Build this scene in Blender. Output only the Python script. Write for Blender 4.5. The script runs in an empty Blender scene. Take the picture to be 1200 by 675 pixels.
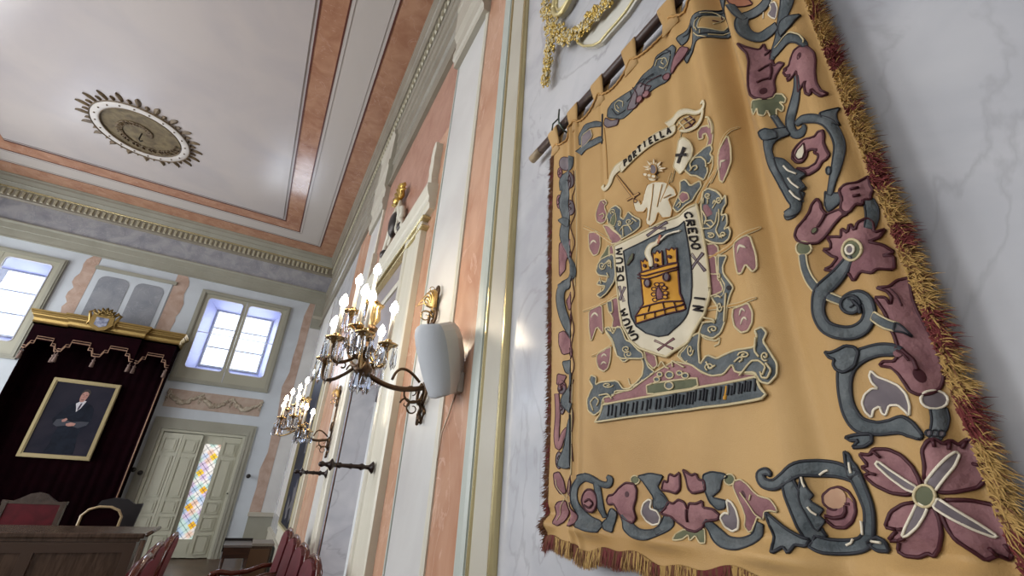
import bpy, bmesh, math, random
from mathutils import Vector, Matrix
from mathutils.geometry import delaunay_2d_cdt
random.seed(7)
PI = math.pi
C = bpy.context.scene.collection
# ---------------------------------------------------------------- camera
EYE = Vector((0, 0, 1.5))
R0 = Vector((0.8717505, -0.4872009, 0.0518302))
R1 = Vector((0.2479380, 0.3474303, -0.9043334))
R2 = Vector((0.4225846, 0.8012038, 0.4236682))
FL = 515.5
def ray(u, v):
    return R0*(u-600) + R1*(v-337.5) + R2*FL
def wallpt(u, v, x):            # a point of the plane x = const
    d = ray(u, v); d = d*(x/d.x); return (d.y, d.z+1.5)
def depthpt(u, v, y):           # a point of the plane y = const
    d = ray(u, v); d = d*(y/d.y); return Vector((d.x, d.y, d.z+1.5))
cam = bpy.data.cameras.new('camera'); cam.sensor_width = 36; cam.lens = FL/1200*36; cam.clip_start = .02
co = bpy.data.objects.new('camera', cam); C.objects.link(co)
m = Matrix(((R0.x, -R1.x, -R2.x), (R0.y, -R1.y, -R2.y), (R0.z, -R1.z, -R2.z)))
co.matrix_world = Matrix.Translation(EYE) @ m.to_4x4()
bpy.context.scene.camera = co
vs = bpy.context.scene.view_settings
vs.view_transform = 'Standard'; vs.look = 'None'; vs.gamma = 1; vs.use_curve_mapping = False; vs.exposure = -1.0
# ---------------------------------------------------------------- materials
def lin(c):
    return tuple((x/255/12.92 if x/255 <= .04045 else ((x/255+.055)/1.055)**2.4) for x in c) + (1,)
MATS = {}
def mat(name, rgb, rough=.6, metal=0, spec=.5, rgb2=None, scale=4, detail=5, bump=0, bscale=40, coat=0,
        trans=0, emit=0, vein=None, vscale=2.5, sheen=0, distort=.6, stretch=None, ior=1.45):
    if name in MATS: return MATS[name]
    m = bpy.data.materials.new(name); m.use_nodes = True
    nt = m.node_tree; N = nt.nodes; L = nt.links
    b = N['Principled BSDF']
    b.inputs['Base Color'].default_value = lin(rgb)
    b.inputs['Roughness'].default_value = rough
    b.inputs['Metallic'].default_value = metal
    b.inputs['Specular IOR Level'].default_value = spec
    b.inputs['Coat Weight'].default_value = coat
    b.inputs['Coat Roughness'].default_value = .12
    b.inputs['Transmission Weight'].default_value = trans
    b.inputs['IOR'].default_value = ior
    b.inputs['Sheen Weight'].default_value = sheen
    if emit:
        b.inputs['Emission Color'].default_value = lin(rgb); b.inputs['Emission Strength'].default_value = emit
    tc = N.new('ShaderNodeTexCoord'); src = tc.outputs['Object']
    if stretch:
        mp = N.new('ShaderNodeMapping'); mp.inputs['Scale'].default_value = stretch
        L.new(src, mp.inputs['Vector']); src = mp.outputs['Vector']
    col = None
    if rgb2:
        n = N.new('ShaderNodeTexNoise'); n.inputs['Scale'].default_value = scale; n.inputs['Detail'].default_value = detail
        n.inputs['Distortion'].default_value = distort
        L.new(src, n.inputs['Vector'])
        r = N.new('ShaderNodeValToRGB'); r.color_ramp.elements[0].position = .35; r.color_ramp.elements[1].position = .68
        r.color_ramp.elements[0].color = lin(rgb); r.color_ramp.elements[1].color = lin(rgb2)
        L.new(n.outputs['Fac'], r.inputs['Fac']); col = r.outputs['Color']
    if vein:
        n = N.new('ShaderNodeTexNoise'); n.inputs['Scale'].default_value = vscale; n.inputs['Detail'].default_value = 6
        n.inputs['Distortion'].default_value = 1.6
        L.new(src, n.inputs['Vector'])
        r = N.new('ShaderNodeValToRGB'); e = r.color_ramp.elements
        e[0].position = .485; e[0].color = (0, 0, 0, 1); e[1].position = .5; e[1].color = (1, 1, 1, 1)
        e2 = e.new(.515); e2.color = (0, 0, 0, 1)
        L.new(n.outputs['Fac'], r.inputs['Fac'])
        n2 = N.new('ShaderNodeTexNoise'); n2.inputs['Scale'].default_value = vscale*1.7
        L.new(src, n2.inputs['Vector'])
        mu = N.new('ShaderNodeMath'); mu.operation = 'MULTIPLY'
        L.new(r.outputs['Color'], mu.inputs[0]); L.new(n2.outputs['Fac'], mu.inputs[1])
        mx = N.new('ShaderNodeMix'); mx.data_type = 'RGBA'
        L.new(mu.outputs[0], mx.inputs['Factor'])
        if col: L.new(col, mx.inputs['A'])
        else: mx.inputs['A'].default_value = lin(rgb)
        mx.inputs['B'].default_value = lin(vein); col = mx.outputs['Result']
    if col: L.new(col, b.inputs['Base Color'])
    if bump:
        n = N.new('ShaderNodeTexNoise'); n.inputs['Scale'].default_value = bscale; n.inputs['Detail'].default_value = 4
        L.new(src, n.inputs['Vector'])
        bp = N.new('ShaderNodeBump'); bp.inputs['Strength'].default_value = bump; bp.inputs['Distance'].default_value = .01
        L.new(n.outputs['Fac'], bp.inputs['Height']); L.new(bp.outputs['Normal'], b.inputs['Normal'])
    MATS[name] = m
    return m
# ---------------------------------------------------------------- mesh helpers
def link(name, bm, mats, parent=None, smooth=False, loc=None):
    me = bpy.data.meshes.new(name)
    bmesh.ops.recalc_face_normals(bm, faces=bm.faces)
    bm.to_mesh(me); bm.free()
    if not isinstance(mats, (list, tuple)): mats = [mats]
    for m in mats: me.materials.append(m)
    if smooth:
        for p in me.polygons: p.use_smooth = True
    o = bpy.data.objects.new(name, me); C.objects.link(o)
    if parent is not None:
        o.parent = parent
        o.matrix_parent_inverse = parent.matrix_basis.inverted()
    return o
def tag(o, label=None, cat=None, group=None, kind=None):
    if label: o['label'] = label
    if cat: o['category'] = cat
    if group: o['group'] = group
    if kind: o['kind'] = kind
    return o
def empty(name, loc, label, cat, group=None):
    o = bpy.data.objects.new(name, None); C.objects.link(o); o.location = loc; o.empty_display_size = .1
    return tag(o, label, cat, group)
def struct(name, bm, m, parent=None, smooth=False, label=None):
    o = link(name, bm, m, parent, smooth)
    if parent is None: o['kind'] = 'structure'
    if label: o['label'] = label
    return o
def box(bm, x0, x1, y0, y1, z0, z1, mi=0, bev=0):
    vs_ = [bm.verts.new((x, y, z)) for x in (x0, x1) for y in (y0, y1) for z in (z0, z1)]
    fs = [(0, 1, 3, 2), (4, 6, 7, 5), (0, 4, 5, 1), (2, 3, 7, 6), (0, 2, 6, 4), (1, 5, 7, 3)]
    F = [bm.faces.new([vs_[i] for i in f]) for f in fs]
    for f in F: f.material_index = mi
    if bev:
        es = set(e for f in F for e in f.edges)
        r = bmesh.ops.bevel(bm, geom=list(es), offset=bev, segments=2, affect='EDGES', profile=.5)
        for f in r['faces']: f.material_index = mi
    return F
def sweep(bm, prof, pts, axis, mi=0, closed=False):
    """profile points (a,b) laid at each path frame: pts = list of (origin, A, B) vectors"""
    rows = []
    for o, A, B in pts:
        rows.append([bm.verts.new(o + A*a + B*b) for a, b in prof])
    n = len(prof)
    for i in range(len(rows)-1):
        for j in range(n-1 if not closed else n):
            k = (j+1) % n
            f = bm.faces.new((rows[i][j], rows[i+1][j], rows[i+1][k], rows[i][k])); f.material_index = mi
    if closed:
        for r in (rows[0], rows[-1]):
            f = bm.faces.new(r); f.material_index = mi
    return rows
def tube(bm, pts, r, seg=8, mi=0, caps=True):
    """r a number or list"""
    pts = [Vector(p) for p in pts]; n = len(pts)
    if not isinstance(r, (list, tuple)): r = [r]*n
    rows = []; up = None
    for i, p in enumerate(pts):
        t = (pts[min(i+1, n-1)] - pts[max(i-1, 0)])
        if t.length < 1e-9: t = Vector((0, 0, 1))
        t.normalize()
        if up is None:
            up = Vector((0, 0, 1)) if abs(t.z) < .9 else Vector((1, 0, 0))
        a = t.cross(up)
        if a.length < 1e-6: a = t.orthogonal()
        a.normalize(); b = a.cross(t).normalized(); up = b
        rows.append([bm.verts.new(p + (a*math.cos(k*2*PI/seg) + b*math.sin(k*2*PI/seg))*r[i]) for k in range(seg)])
    for i in range(n-1):
        for k in range(seg):
            f = bm.faces.new((rows[i][k], rows[i][(k+1) % seg], rows[i+1][(k+1) % seg], rows[i+1][k])); f.material_index = mi; f.smooth = True
    if caps:
        for rr in (rows[0], rows[-1]):
            f = bm.faces.new(rr); f.material_index = mi
def lathe(bm, o, ax, prof, seg=16, mi=0, caps=True):
    """prof: (radius, height along ax)"""
    o = Vector(o); ax = Vector(ax).normalized(); a = ax.orthogonal().normalized(); b = ax.cross(a)
    rows = []
    for r, h in prof:
        if r < 1e-5: rows.append([bm.verts.new(o+ax*h)])
        else: rows.append([bm.verts.new(o+ax*h+(a*math.cos(k*2*PI/seg)+b*math.sin(k*2*PI/seg))*r) for k in range(seg)])
    for i in range(len(rows)-1):
        A, B = rows[i], rows[i+1]
        for k in range(seg):
            k2 = (k+1) % seg
            if len(A) == 1 and len(B) == 1: continue
            if len(A) == 1: f = bm.faces.new((A[0], B[k2], B[k]))
            elif len(B) == 1: f = bm.faces.new((A[k], A[k2], B[0]))
            else: f = bm.faces.new((A[k], A[k2], B[k2], B[k]))
            f.material_index = mi; f.smooth = True
    for r in (rows[0], rows[-1]):
        if len(r) > 1 and caps:
            f = bm.faces.new(r); f.material_index = mi
def ball(bm, c, r, seg=8, mi=0, sx=1, sy=1, sz=1):
    c = Vector(c); nv = max(4, seg*2//3); rows = []
    for i in range(nv+1):
        th = PI*i/nv; rr = r*math.sin(th); zz = r*math.cos(th)
        if i in (0, nv): rows.append([bm.verts.new(c+Vector((0, 0, zz*sz)))])
        else: rows.append([bm.verts.new(c+Vector((rr*math.cos(k*2*PI/seg)*sx, rr*math.sin(k*2*PI/seg)*sy, zz*sz))) for k in range(seg)])
    for i in range(nv):
        A, B = rows[i], rows[i+1]
        for k in range(seg):
            k2 = (k+1) % seg
            if len(A) == 1: f = bm.faces.new((A[0], B[k], B[k2]))
            elif len(B) == 1: f = bm.faces.new((A[k2], A[k], B[0]))
            else: f = bm.faces.new((A[k], B[k], B[k2], A[k2]))
            f.material_index = mi; f.smooth = True
def prism(bm, pts, axis, a0, a1, mi=0):
    """polygon pts (p,q) extruded along axis 'x','y','z' from a0 to a1"""
    def P(p, q, a): return {'x': (a, p, q), 'y': (p, a, q), 'z': (p, q, a)}[axis]
    A = [bm.verts.new(P(p, q, a0)) for p, q in pts]; B = [bm.verts.new(P(p, q, a1)) for p, q in pts]
    n = len(pts)
    ok = False
    if n > 4:
        V, E_, F, *_ = delaunay_2d_cdt([Vector(p[:2]) for p in pts], [(i, (i+1) % n) for i in range(n)], [], 1, 1e-7)
        if len(V) == n:
            ok = True
            for r in (A, B):
                for t in F:
                    f = bm.faces.new([r[min(range(n), key=lambda q: (V[i]-Vector(pts[q][:2])).length_squared)] for i in t]); f.material_index = mi
    if not ok:
        for r in (A, B):
            f = bm.faces.new(r); f.material_index = mi
    for i in range(n):
        f = bm.faces.new((A[i], A[(i+1) % n], B[(i+1) % n], B[i])); f.material_index = mi
def rrect(x0, x1, z0, z1, r, n=5):
    out = []
    for cx, cz, a in ((x1-r, z1-r, 0), (x0+r, z1-r, PI/2), (x0+r, z0+r, PI), (x1-r, z0+r, 1.5*PI)):
        for k in range(n+1):
            t = a + k*PI/2/n; out.append((cx+r*math.cos(t), cz+r*math.sin(t)))
    return out
def frame_poly(bm, outer, inner, y0, y1, mi=0):
    """plate in x/z between outer and inner loop (same number of points not needed), thickness y0..y1"""
    vo = [Vector(p) for p in outer]; vi = [Vector(p) for p in inner]
    allv = vo+vi; no = len(vo); ni = len(vi)
    edges = [(i, (i+1) % no) for i in range(no)] + [(no+i, no+(i+1) % ni) for i in range(ni)]
    V, E_, F, *_ = delaunay_2d_cdt(allv, edges, [], 0, 1e-6)
    for y in (y0, y1):
        vv = [bm.verts.new((p.x, y, p.y)) for p in V]
        for f in F:
            c = sum((V[i] for i in f), Vector((0, 0)))/len(f)
            if inside(c, outer) and not inside(c, inner):
                try: q = bm.faces.new([vv[i] for i in f]); q.material_index = mi
                except ValueError: pass
    for loop in (outer, inner):
        A = [bm.verts.new((p[0], y0, p[1])) for p in loop]; B = [bm.verts.new((p[0], y1, p[1])) for p in loop]
        for i in range(len(loop)):
            j = (i+1) % len(loop)
            q = bm.faces.new((A[i], A[j], B[j], B[i])); q.material_index = mi
def inside(p, poly):
    x, y = p[0], p[1]; c = False; n = len(poly); j = n-1
    for i in range(n):
        xi, yi = poly[i]; xj, yj = poly[j]
        if (yi > y) != (yj > y) and x < (xj-xi)*(y-yi)/(yj-yi)+xi: c = not c
        j = i
    return c
# ================================================================ ROOM
WX = .75; FY = 12.0; CZ = 7.14; LX = -7.1; BY = -3.2
M_marble = mat('pale_grey_marble', (192, 192, 194), .18, rgb2=(168, 169, 174), scale=3.5, vein=(156, 155, 158), vscale=1.3, spec=.5, bump=.02, bscale=6)
M_white = mat('white_polished_stucco', (205, 205, 202), .3, rgb2=(190, 188, 186), scale=1.6)
M_pink = mat('salmon_marble', (192, 152, 126), .25, rgb2=(170, 124, 98), scale=5, vein=(214, 180, 160), vscale=3, stretch=(1, 1, .5))
M_pinkf = mat('faded_salmon_marble', (178, 156, 142), .4, rgb2=(160, 134, 118), scale=5, vein=(190, 165, 150), vscale=3)
M_pinkd = mat('brown_salmon_marble', (172, 132, 114), .35, rgb2=(152, 108, 90), scale=5, vein=(184, 148, 130), vscale=3)
M_cream = mat('cream_painted_moulding', (204, 200, 184), .35)
M_olive = mat('grey_olive_moulding', (150, 149, 136), .45, rgb2=(140, 139, 126), scale=2)
M_taupe = mat('taupe_moulding', (178, 174, 160), .4, rgb2=(168, 162, 148), scale=2)
M_greyg = mat('grey_green_moulding', (172, 178, 170), .35)
M_frieze = mat('grey_frieze_marble', (158, 158, 162), .4, rgb2=(128, 130, 138), scale=4, vein=(176, 176, 180), vscale=4)
M_farwall = mat('blue_white_plaster', (190, 197, 203), .4, rgb2=(178, 184, 190), scale=1.5)
M_ceil = mat('ceiling_stucco', (190, 182, 178), .24, rgb2=(180, 173, 173), scale=.9, spec=.4, bump=.05, bscale=3)
M_cpink = mat('ceiling_salmon_marble', (184, 141, 114), .15, rgb2=(160, 114, 90), scale=4, vein=(198, 160, 142), vscale=3, spec=.6)
M_cwhite = mat('ceiling_white_border', (194, 187, 182), .24, spec=.45)
M_line = mat('dark_red_line', (92, 50, 42), .4)
M_gold = mat('gilding', (212, 178, 96), .28, metal=.85, bump=.05, bscale=30)
M_goldt = mat('worn_gilt_fillet', (198, 184, 138), .25, metal=.7)
M_goldp = mat('pale_gold_paint', (210, 196, 144), .3, metal=.4)
M_floor = mat('dark_parquet', (84, 62, 46), .35, rgb2=(64, 46, 34), scale=3)
M_panelgrey = mat('slate_marble_panel', (138, 141, 147), .35, rgb2=(122, 126, 134), scale=3, vein=(160, 162, 168), vscale=4)
M_bluemarb = mat('blue_grey_marble', (178, 184, 196), .3, rgb2=(152, 158, 174), scale=14, vein=(205, 208, 215), vscale=9)
M_over = mat('mauve_grey_panel', (150, 144, 146), .4, rgb2=(136, 130, 134), scale=2)
M_reveal = mat('window_reveal_paint', (186, 188, 228), .5)  # blue of the sky light is put into the reveal colour
M_doorw = mat('cream_door_paint', (186, 186, 168), .4)
# --- floor, ceiling, walls
bm = bmesh.new(); box(bm, LX-.2, WX+1.6, BY-.2, FY+.25, -.15, 0); struct('floor', bm, M_floor)
bm = bmesh.new(); box(bm, LX-.2, WX+.3, BY-.2, FY+.25, CZ, CZ+.2); ceiling = struct('ceiling', bm, M_ceil)
# door niche in the right wall: y 3.3..4.85, z 0..2.46
NY0, NY1, NZ = 3.3, 4.85, 2.46
bm = bmesh.new()
box(bm, WX, WX+.25, BY-.2, NY0, 0, CZ); box(bm, WX, WX+.25, NY1, FY+.25, 0, CZ); box(bm, WX, WX+.25, NY0, NY1, NZ, CZ)
struct('wall_right', bm, M_marble)
bm = bmesh.new()
# niche room behind the wall: soffit, splayed far side, back
box(bm, WX+.25, WX+2.3, NY0-.6, 6.6, NZ, NZ+.1); box(bm, WX+2.2, WX+2.3, NY0-.6, 6.6, 0, NZ); box(bm, WX+.25, WX+2.3, NY0-.7, NY0-.6, 0, NZ); box(bm, WX+.25, WX+2.3, 6.6, 6.7, 0, NZ); box(bm, WX+.25, WX+2.3, NY0-.7, 6.7, -.12, 0)
struct('trim_1', bm, M_over)
# splayed reveal with blue marble, then an open panelled leaf along the same splay
sd = Vector((.53, .85, 0)).normalized(); sn = Vector((sd.y, -sd.x, 0))   # normal towards camera side
P0 = Vector((WX, NY1, 0))
def splay(bm, t0, t1, z0, z1, d0, d1, mi=0):
    vsx = [bm.verts.new(P0 + sd*t + sn*d + Vector((0, 0, z))) for t in (t0, t1) for d in (d0, d1) for z in (z0, z1)]
    for f in [(0, 1, 3, 2), (4, 6, 7, 5), (0, 4, 5, 1), (2, 3, 7, 6), (0, 2, 6, 4), (1, 5, 7, 3)]:
        q = bm.faces.new([vsx[i] for i in f]); q.material_index = mi
bm = bmesh.new(); splay(bm, 0, .5, 0, NZ-.003, -.06, 0); struct('trim_2', bm, M_bluemarb)
d2 = bpy.data.objects.new('door_2', None); C.objects.link(d2); d2.location = P0+sd*.52; d2['kind'] = 'structure'
d2['label'] = 'grey panelled door leaf folded back inside the marble doorway of the right wall'
bpy.context.view_layer.update()
bm = bmesh.new(); splay(bm, .53, 1.5, 0, NZ-.05, -.05, 0); 
for z0, z1 in ((.15, .75), (.9, 2.28)):
    for a, b, c, d in ((.63, .645, z0, z1), (1.2, 1.215, z0, z1), (.63, 1.215, z0, z0+.015), (.63, 1.215, z1-.015, z1)):
        splay(bm, a, b, c, d, 0, .012)
    splay(bm, .69, 1.155, z0+.06, z1-.06, 0, .006)
link('leaf', bm, mat('grey_door_paint', (196, 198, 196), .4), d2)
bm = bmesh.new(); splay(bm, .5, .53, 0, NZ-.02, -.05, -.01); link('shadow_gap', bm, mat('dark_gap', (40, 36, 36), .8), d2)  # dark strip in the joint between marble reveal and leaf

# --- far wall with openings
OW = [(-1.86, -.14, 3.46, 5.46), (-6.27, -4.55, 3.46, 5.46)]     # two windows
OD = (-1.76, -.22, 0, 2.36)
bm = bmesh.new()
def wall_strip(x0, x1, z0, z1): box(bm, x0, x1, FY, FY+.5, z0, z1)
wall_strip(LX-.2, OW[1][0], 0, CZ); wall_strip(OW[1][1], OW[0][0], 0, CZ); wall_strip(OW[0][1], WX+.25, 0, CZ)
for w in OW:
    wall_strip(w[0], w[1], w[3], CZ)
wall_strip(OW[1][0], OW[1][1], 0, OW[1][2])
wall_strip(OW[0][0], OD[0], 0, OW[0][2]); wall_strip(OD[0], OD[1], OD[3], OW[0][2]); wall_strip(OD[1], OW[0][1], 0, OW[0][2])
struct('wall_back', bm, M_farwall)
# --- unseen left wall, tall openings added to light the room; wall behind the camera
LW = [(-1.6, .4), (2.6, 4.2), (6.0, 8.0), (9.4, 11.0)]  # presumed windows; the first is placed as front fill on the tapestry wall
bm = bmesh.new(); y = BY-.2
for a, b in LW:
    box(bm, LX-.3, LX, y, a, 0, CZ); box(bm, LX-.3, LX, a, b, 0, .9); box(bm, LX-.3, LX, a, b, 5.2, CZ); y = b
box(bm, LX-.3, LX, y, FY+.25, 0, CZ); struct('wall_left', bm, M_white)
bm = bmesh.new(); box(bm, LX-.2, WX+.25, BY-.2, BY, 0, CZ); struct('wall_front', bm, M_white)

# --- cornice and entablature (profile: projection p, height z) swept along far and right wall
M_rt = mat('shaded_taupe_cornice', (132, 126, 112), .4, rgb2=(120, 113, 100), scale=3)  # darker taupe than the other mouldings
def mould(name, prof, mi_mat, smooth=False, far=True, right=True, y0=-3.2, x0=LX):
    bm = bmesh.new()
    pts = []
    if far: pts.append((Vector((x0, FY, 0)), Vector((0, -1, 0)), Vector((0, 0, 1))))
    if far and right: pts.append((Vector((WX, FY, 0)), Vector((-1, -1, 0)), Vector((0, 0, 1))))
    elif far: pts.append((Vector((WX, FY, 0)), Vector((0, -1, 0)), Vector((0, 0, 1))))
    elif right: pts.append((Vector((WX, FY, 0)), Vector((-1, 0, 0)), Vector((0, 0, 1))))
    if right: pts.append((Vector((WX, y0, 0)), Vector((-1, 0, 0)), Vector((0, 0, 1))))
    sweep(bm, prof, pts, None)
    return struct(name, bm, mi_mat)
corn = [(0, 7.14), (.16, 7.14), (.16, 7.11), (.152, 7.10), (.148, 7.05), (.128, 7.0), (.118, 6.97), (.118, 6.95), (.105, 6.94), (.085, 6.90), (.075, 6.87), (.072, 6.86)]
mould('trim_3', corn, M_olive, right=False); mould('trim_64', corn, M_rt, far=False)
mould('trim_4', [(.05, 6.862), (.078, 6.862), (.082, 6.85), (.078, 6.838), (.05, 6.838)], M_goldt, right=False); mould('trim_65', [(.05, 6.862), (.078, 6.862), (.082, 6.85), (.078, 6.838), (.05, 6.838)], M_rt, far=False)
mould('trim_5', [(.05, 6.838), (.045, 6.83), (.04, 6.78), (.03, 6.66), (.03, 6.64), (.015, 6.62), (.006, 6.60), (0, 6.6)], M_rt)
# egg and dart row
bm = bmesh.new()
def egg(p, a, n):   # a along-wall direction, n outward
    sc = 1
    vsx = []
    for (s, t, h) in ((-.035, .0, .10), (.035, .0, .10), (.03, .0, -.06), (-.03, 0, -.06), (-.02, .022, .08), (.02, .022, .08), (.015, .022, -.04), (-.015, .022, -.04)):
        vsx.append(bm.verts.new(p + a*s + n*(t+.005) + Vector((0, 0, h))))
    for f in ((4, 5, 6, 7), (0, 1, 5, 4), (1, 2, 6, 5), (2, 3, 7, 6), (3, 0, 4, 7)):
        bm.faces.new([vsx[i] for i in f])
x = LX+.1
while x < WX-.1: egg(Vector((x, FY-.035, 6.73)), Vector((1, 0, 0)), Vector((0, -1, 0))); x += .105
y = FY-.15
while y > .5: egg(Vector((WX-.035, y, 6.73)), Vector((0, -1, 0)), Vector((-1, 0, 0))); y -= .105
struct('trim_6', bm, mat('egg_moulding', (164, 158, 136), .4))
mould('trim_7', [(.004, 6.60), (.004, 6.13)], M_frieze, right=False)
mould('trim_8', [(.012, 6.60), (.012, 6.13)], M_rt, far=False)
arch = [(0, 6.14), (.05, 6.14), (.055, 6.12), (.045, 6.09), (.03, 6.08), (.03, 5.96), (.02, 5.95), (.02, 5.80), (.03, 5.79), (.03, 5.765), (0, 5.76)]
mould('trim_9', arch, M_olive, right=False)
archr = [(0, 6.15), (.07, 6.15), (.07, 6.1), (.05, 6.07), (.05, 5.9), (.035, 5.89), (.035, 5.6), (.05, 5.58), (.055, 5.52), (.03, 5.5), (.03, 5.26), (.045, 5.24), (.045, 5.17), (0, 5.16)]
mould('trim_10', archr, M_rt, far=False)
# painted ceiling borders: thin raised marble bands
def cband(name, rects, m, z=.006):
    bm = bmesh.new()
    for x0, x1, y0, y1 in rects: box(bm, x0, x1, y0, y1, CZ-z, CZ)
    return struct(name, bm, m)
XR = [-.67, -.33, .23, .59]; YF = [10.52, 10.88, 11.38, 11.84]; XL = [-5.63, -5.97, -6.53, -6.9]
cband('trim_11', [(XR[0], XR[1], BY, YF[1]), (XL[1], XR[0], YF[0], YF[1]), (XL[1], XL[0], BY, YF[0])], M_cpink)
cband('trim_12', [(XR[1], XR[2], BY, YF[2]), (XL[2], XR[1], YF[1], YF[2]), (XL[2], XL[1], BY, YF[1])], M_cwhite, .008)
cband('trim_13', [(XR[2], XR[3]+.02, BY, YF[3]), (XL[3], XR[2], YF[2], YF[3]), (XL[3], XL[2], BY, YF[2])], M_cpink, .006)
def cline(r, t=.018): return r
bm = bmesh.new()
for (x, yf, xl) in ((XR[0], YF[0], XL[0]), (XR[2], YF[2], XL[2]), (XR[1], YF[1], XL[1])):
    t = .022; box(bm, x-t/2, x+t/2, BY, yf+t/2, CZ-.012, CZ); box(bm, xl, x-t/2, yf-t/2, yf+t/2, CZ-.012, CZ)
struct('trim_14', bm, M_line)
bm = bmesh.new()
for (x, yf, xl) in ((XR[0]-.06, YF[0]-.06, XL[0]), (XR[2]-.06, YF[2]-.06, XL[2]), (XR[1]+.06, YF[1]+.06, XL[1])):
    t = .008; box(bm, x-t/2, x+t/2, BY, yf+t/2, CZ-.012, CZ); box(bm, xl, x-t/2, yf-t/2, yf+t/2, CZ-.012, CZ)
struct('trim_15', bm, mat('fine_grey_line', (140, 132, 126), .4))

# --- ceiling rosette (a ceiling ornament, circular, dia about 1.85 m)
RC = Vector((-3.2, 8.76, CZ))
ros = empty('ceiling_rosette', RC, 'round gilt and white plaster rosette with a rim of leaves on the ceiling', 'ceiling rosette')
bpy.context.view_layer.update()
M_leaf = mat('bronze_gilt_leaf', (114, 96, 70), .5, rgb2=(84, 68, 50), scale=8)
bm = bmesh.new()
lathe(bm, RC, (0, 0, -1), [(0, .03), (.18, .035), (.3, .03), (.57, .02), (.6, .03), (.6, 0)], 48)
link('relief_field', bm, mat('carved_bronze_relief', (124, 110, 82), .6, rgb2=(88, 76, 58), scale=9, bump=.25, bscale=16), ros, True)
bm = bmesh.new()
for k in range(40):
    a = k*2*PI*.381966*1; r = .1+.44*((k*.618) % 1); 
    cxy = RC + Vector((r*math.cos(a), r*math.sin(a), -.03))
    pts = [cxy + Vector((.06*math.cos(t*.8+a)*(1-t/9), .06*math.sin(t*.8+a)*(1-t/9), -.01)) for t in range(8)]
    tube(bm, pts, [.016-.0015*i for i in range(8)], 5)
link('scrollwork', bm, M_leaf, ros, True)
bm = bmesh.new(); lathe(bm, RC, (0, 0, -1), [(.6, .0), (.6, .035), (.62, .045), (.72, .045), (.745, .03), (.745, 0)], 64, 0, False)
link('white_ring', bm, mat('ring_white', (206, 200, 194), .35), ros, True)
bm = bmesh.new()
for k in range(20):
    a = k*2*PI/20; p = RC+Vector((.67*math.cos(a), .67*math.sin(a), -.047)); ball(bm, p, .016, 6)
for k in range(2):
    lathe(bm, RC, (0, 0, -1), [((.6, .745)[k]-.012, .03), ((.6, .745)[k], .055), ((.6, .745)[k]+.012, .03)], 64, 0, False)
link('bead_studs', bm, M_leaf, ros, True)
bm = bmesh.new()
for k in range(40):
    a = (k+.5)*2*PI/40; L_ = .2 if k % 2 == 0 else .1; w = .05 if k % 2 == 0 else .04
    d = Vector((math.cos(a), math.sin(a), 0)); s = Vector((-d.y, d.x, 0))
    prof = [(0, .5), (.25, .8), (.55, 1), (.8, .7), (1, .05)]
    rows = []
    for t, ww in prof:
        p = RC + d*(.74+L_*t)
        rows.append([bm.verts.new(p+s*w*ww*q+Vector((0, 0, -h-.003))) for q, h in ((-1, 0), (-.4, .02), (0, .028), (.4, .02), (1, 0))])
    for i in range(len(rows)-1):
        for j in range(4): bm.faces.new((rows[i][j], rows[i+1][j], rows[i+1][j+1], rows[i][j+1]))
link('leaf_rim', bm, M_leaf, ros)
bm = bmesh.new(); tube(bm, [RC+Vector((0, 0, -.02)), RC+Vector((0, 0, -.16)), RC+Vector((.03, 0, -.2)), RC+Vector((.06, 0, -.17))], .012, 6)
link('hook', bm, mat('black_iron', (30, 26, 24), .5), ros)

# --- right wall decoration (projection from WX towards -x)
def rslab(name, y0, y1, z0, z1, p, m, p0=0, bev=0):
    bm = bmesh.new(); box(bm, WX-p, WX-p0+.01, y0, y1, z0, z1, bev=bev); return struct(name, bm, m)
def vmould(name, prof, m, z0=0, z1=5.16):
    """prof (y, projection) extruded vertically"""
    bm = bmesh.new(); pp = [(WX-p, y) for y, p in prof]
    prism(bm, pp, 'z', z0, z1); return struct(name, bm, m)
# gold bounded strip frame beside the tapestry
vmould('trim_20', [(1.437, -.01), (1.437, .012), (1.45, .02), (1.575, .02), (1.58, .012), (1.58, -.01)], M_taupe, 0, 5.16)
vmould('trim_21', [(1.412, -.01), (1.412, .018), (1.418, .026), (1.432, .026), (1.438, .018), (1.438, -.01)], M_goldt)
vmould('trim_22', [(1.578, -.01), (1.578, .018), (1.583, .026), (1.594, .026), (1.6, .018), (1.6, -.01)], M_goldt)
vmould('trim_23', [(1.6, -.01), (1.6, .014), (1.622, .014), (1.624, .006), (1.632, .006), (1.634, .016), (1.66, .02), (1.70, .02), (1.715, .012), (1.73, .01), (1.73, -.01)], M_greyg)
rslab('trim_24', 1.73, 2.05, 0, 5.16, .004, M_pink)
vmould('trim_25', [(2.035, -.01), (2.035, .012), (2.05, .022), (2.062, .022), (2.062, .014), (2.07, .012), (2.07, -.01)], M_cream, 0, 4.8)
rslab('trim_26', 2.07, 2.60, 0, 4.8, .012, M_white)
vmould('trim_27', [(2.60, -.01), (2.60, .018), (2.622, .018), (2.622, -.01)], M_greyg, 0, 4.8)
rslab('trim_28', 2.60, NY0, 0, 5.16, .004, M_pinkd); rslab('trim_48', NY0, NY1, NZ, 5.16, .004, M_pinkd); rslab('trim_49', NY1, 5.10, 0, 5.16, .004, M_pinkd)
rslab('trim_28b', 2.61, 2.88, 0, 4.2, .006, M_pink).name = 'trim_29'
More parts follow.
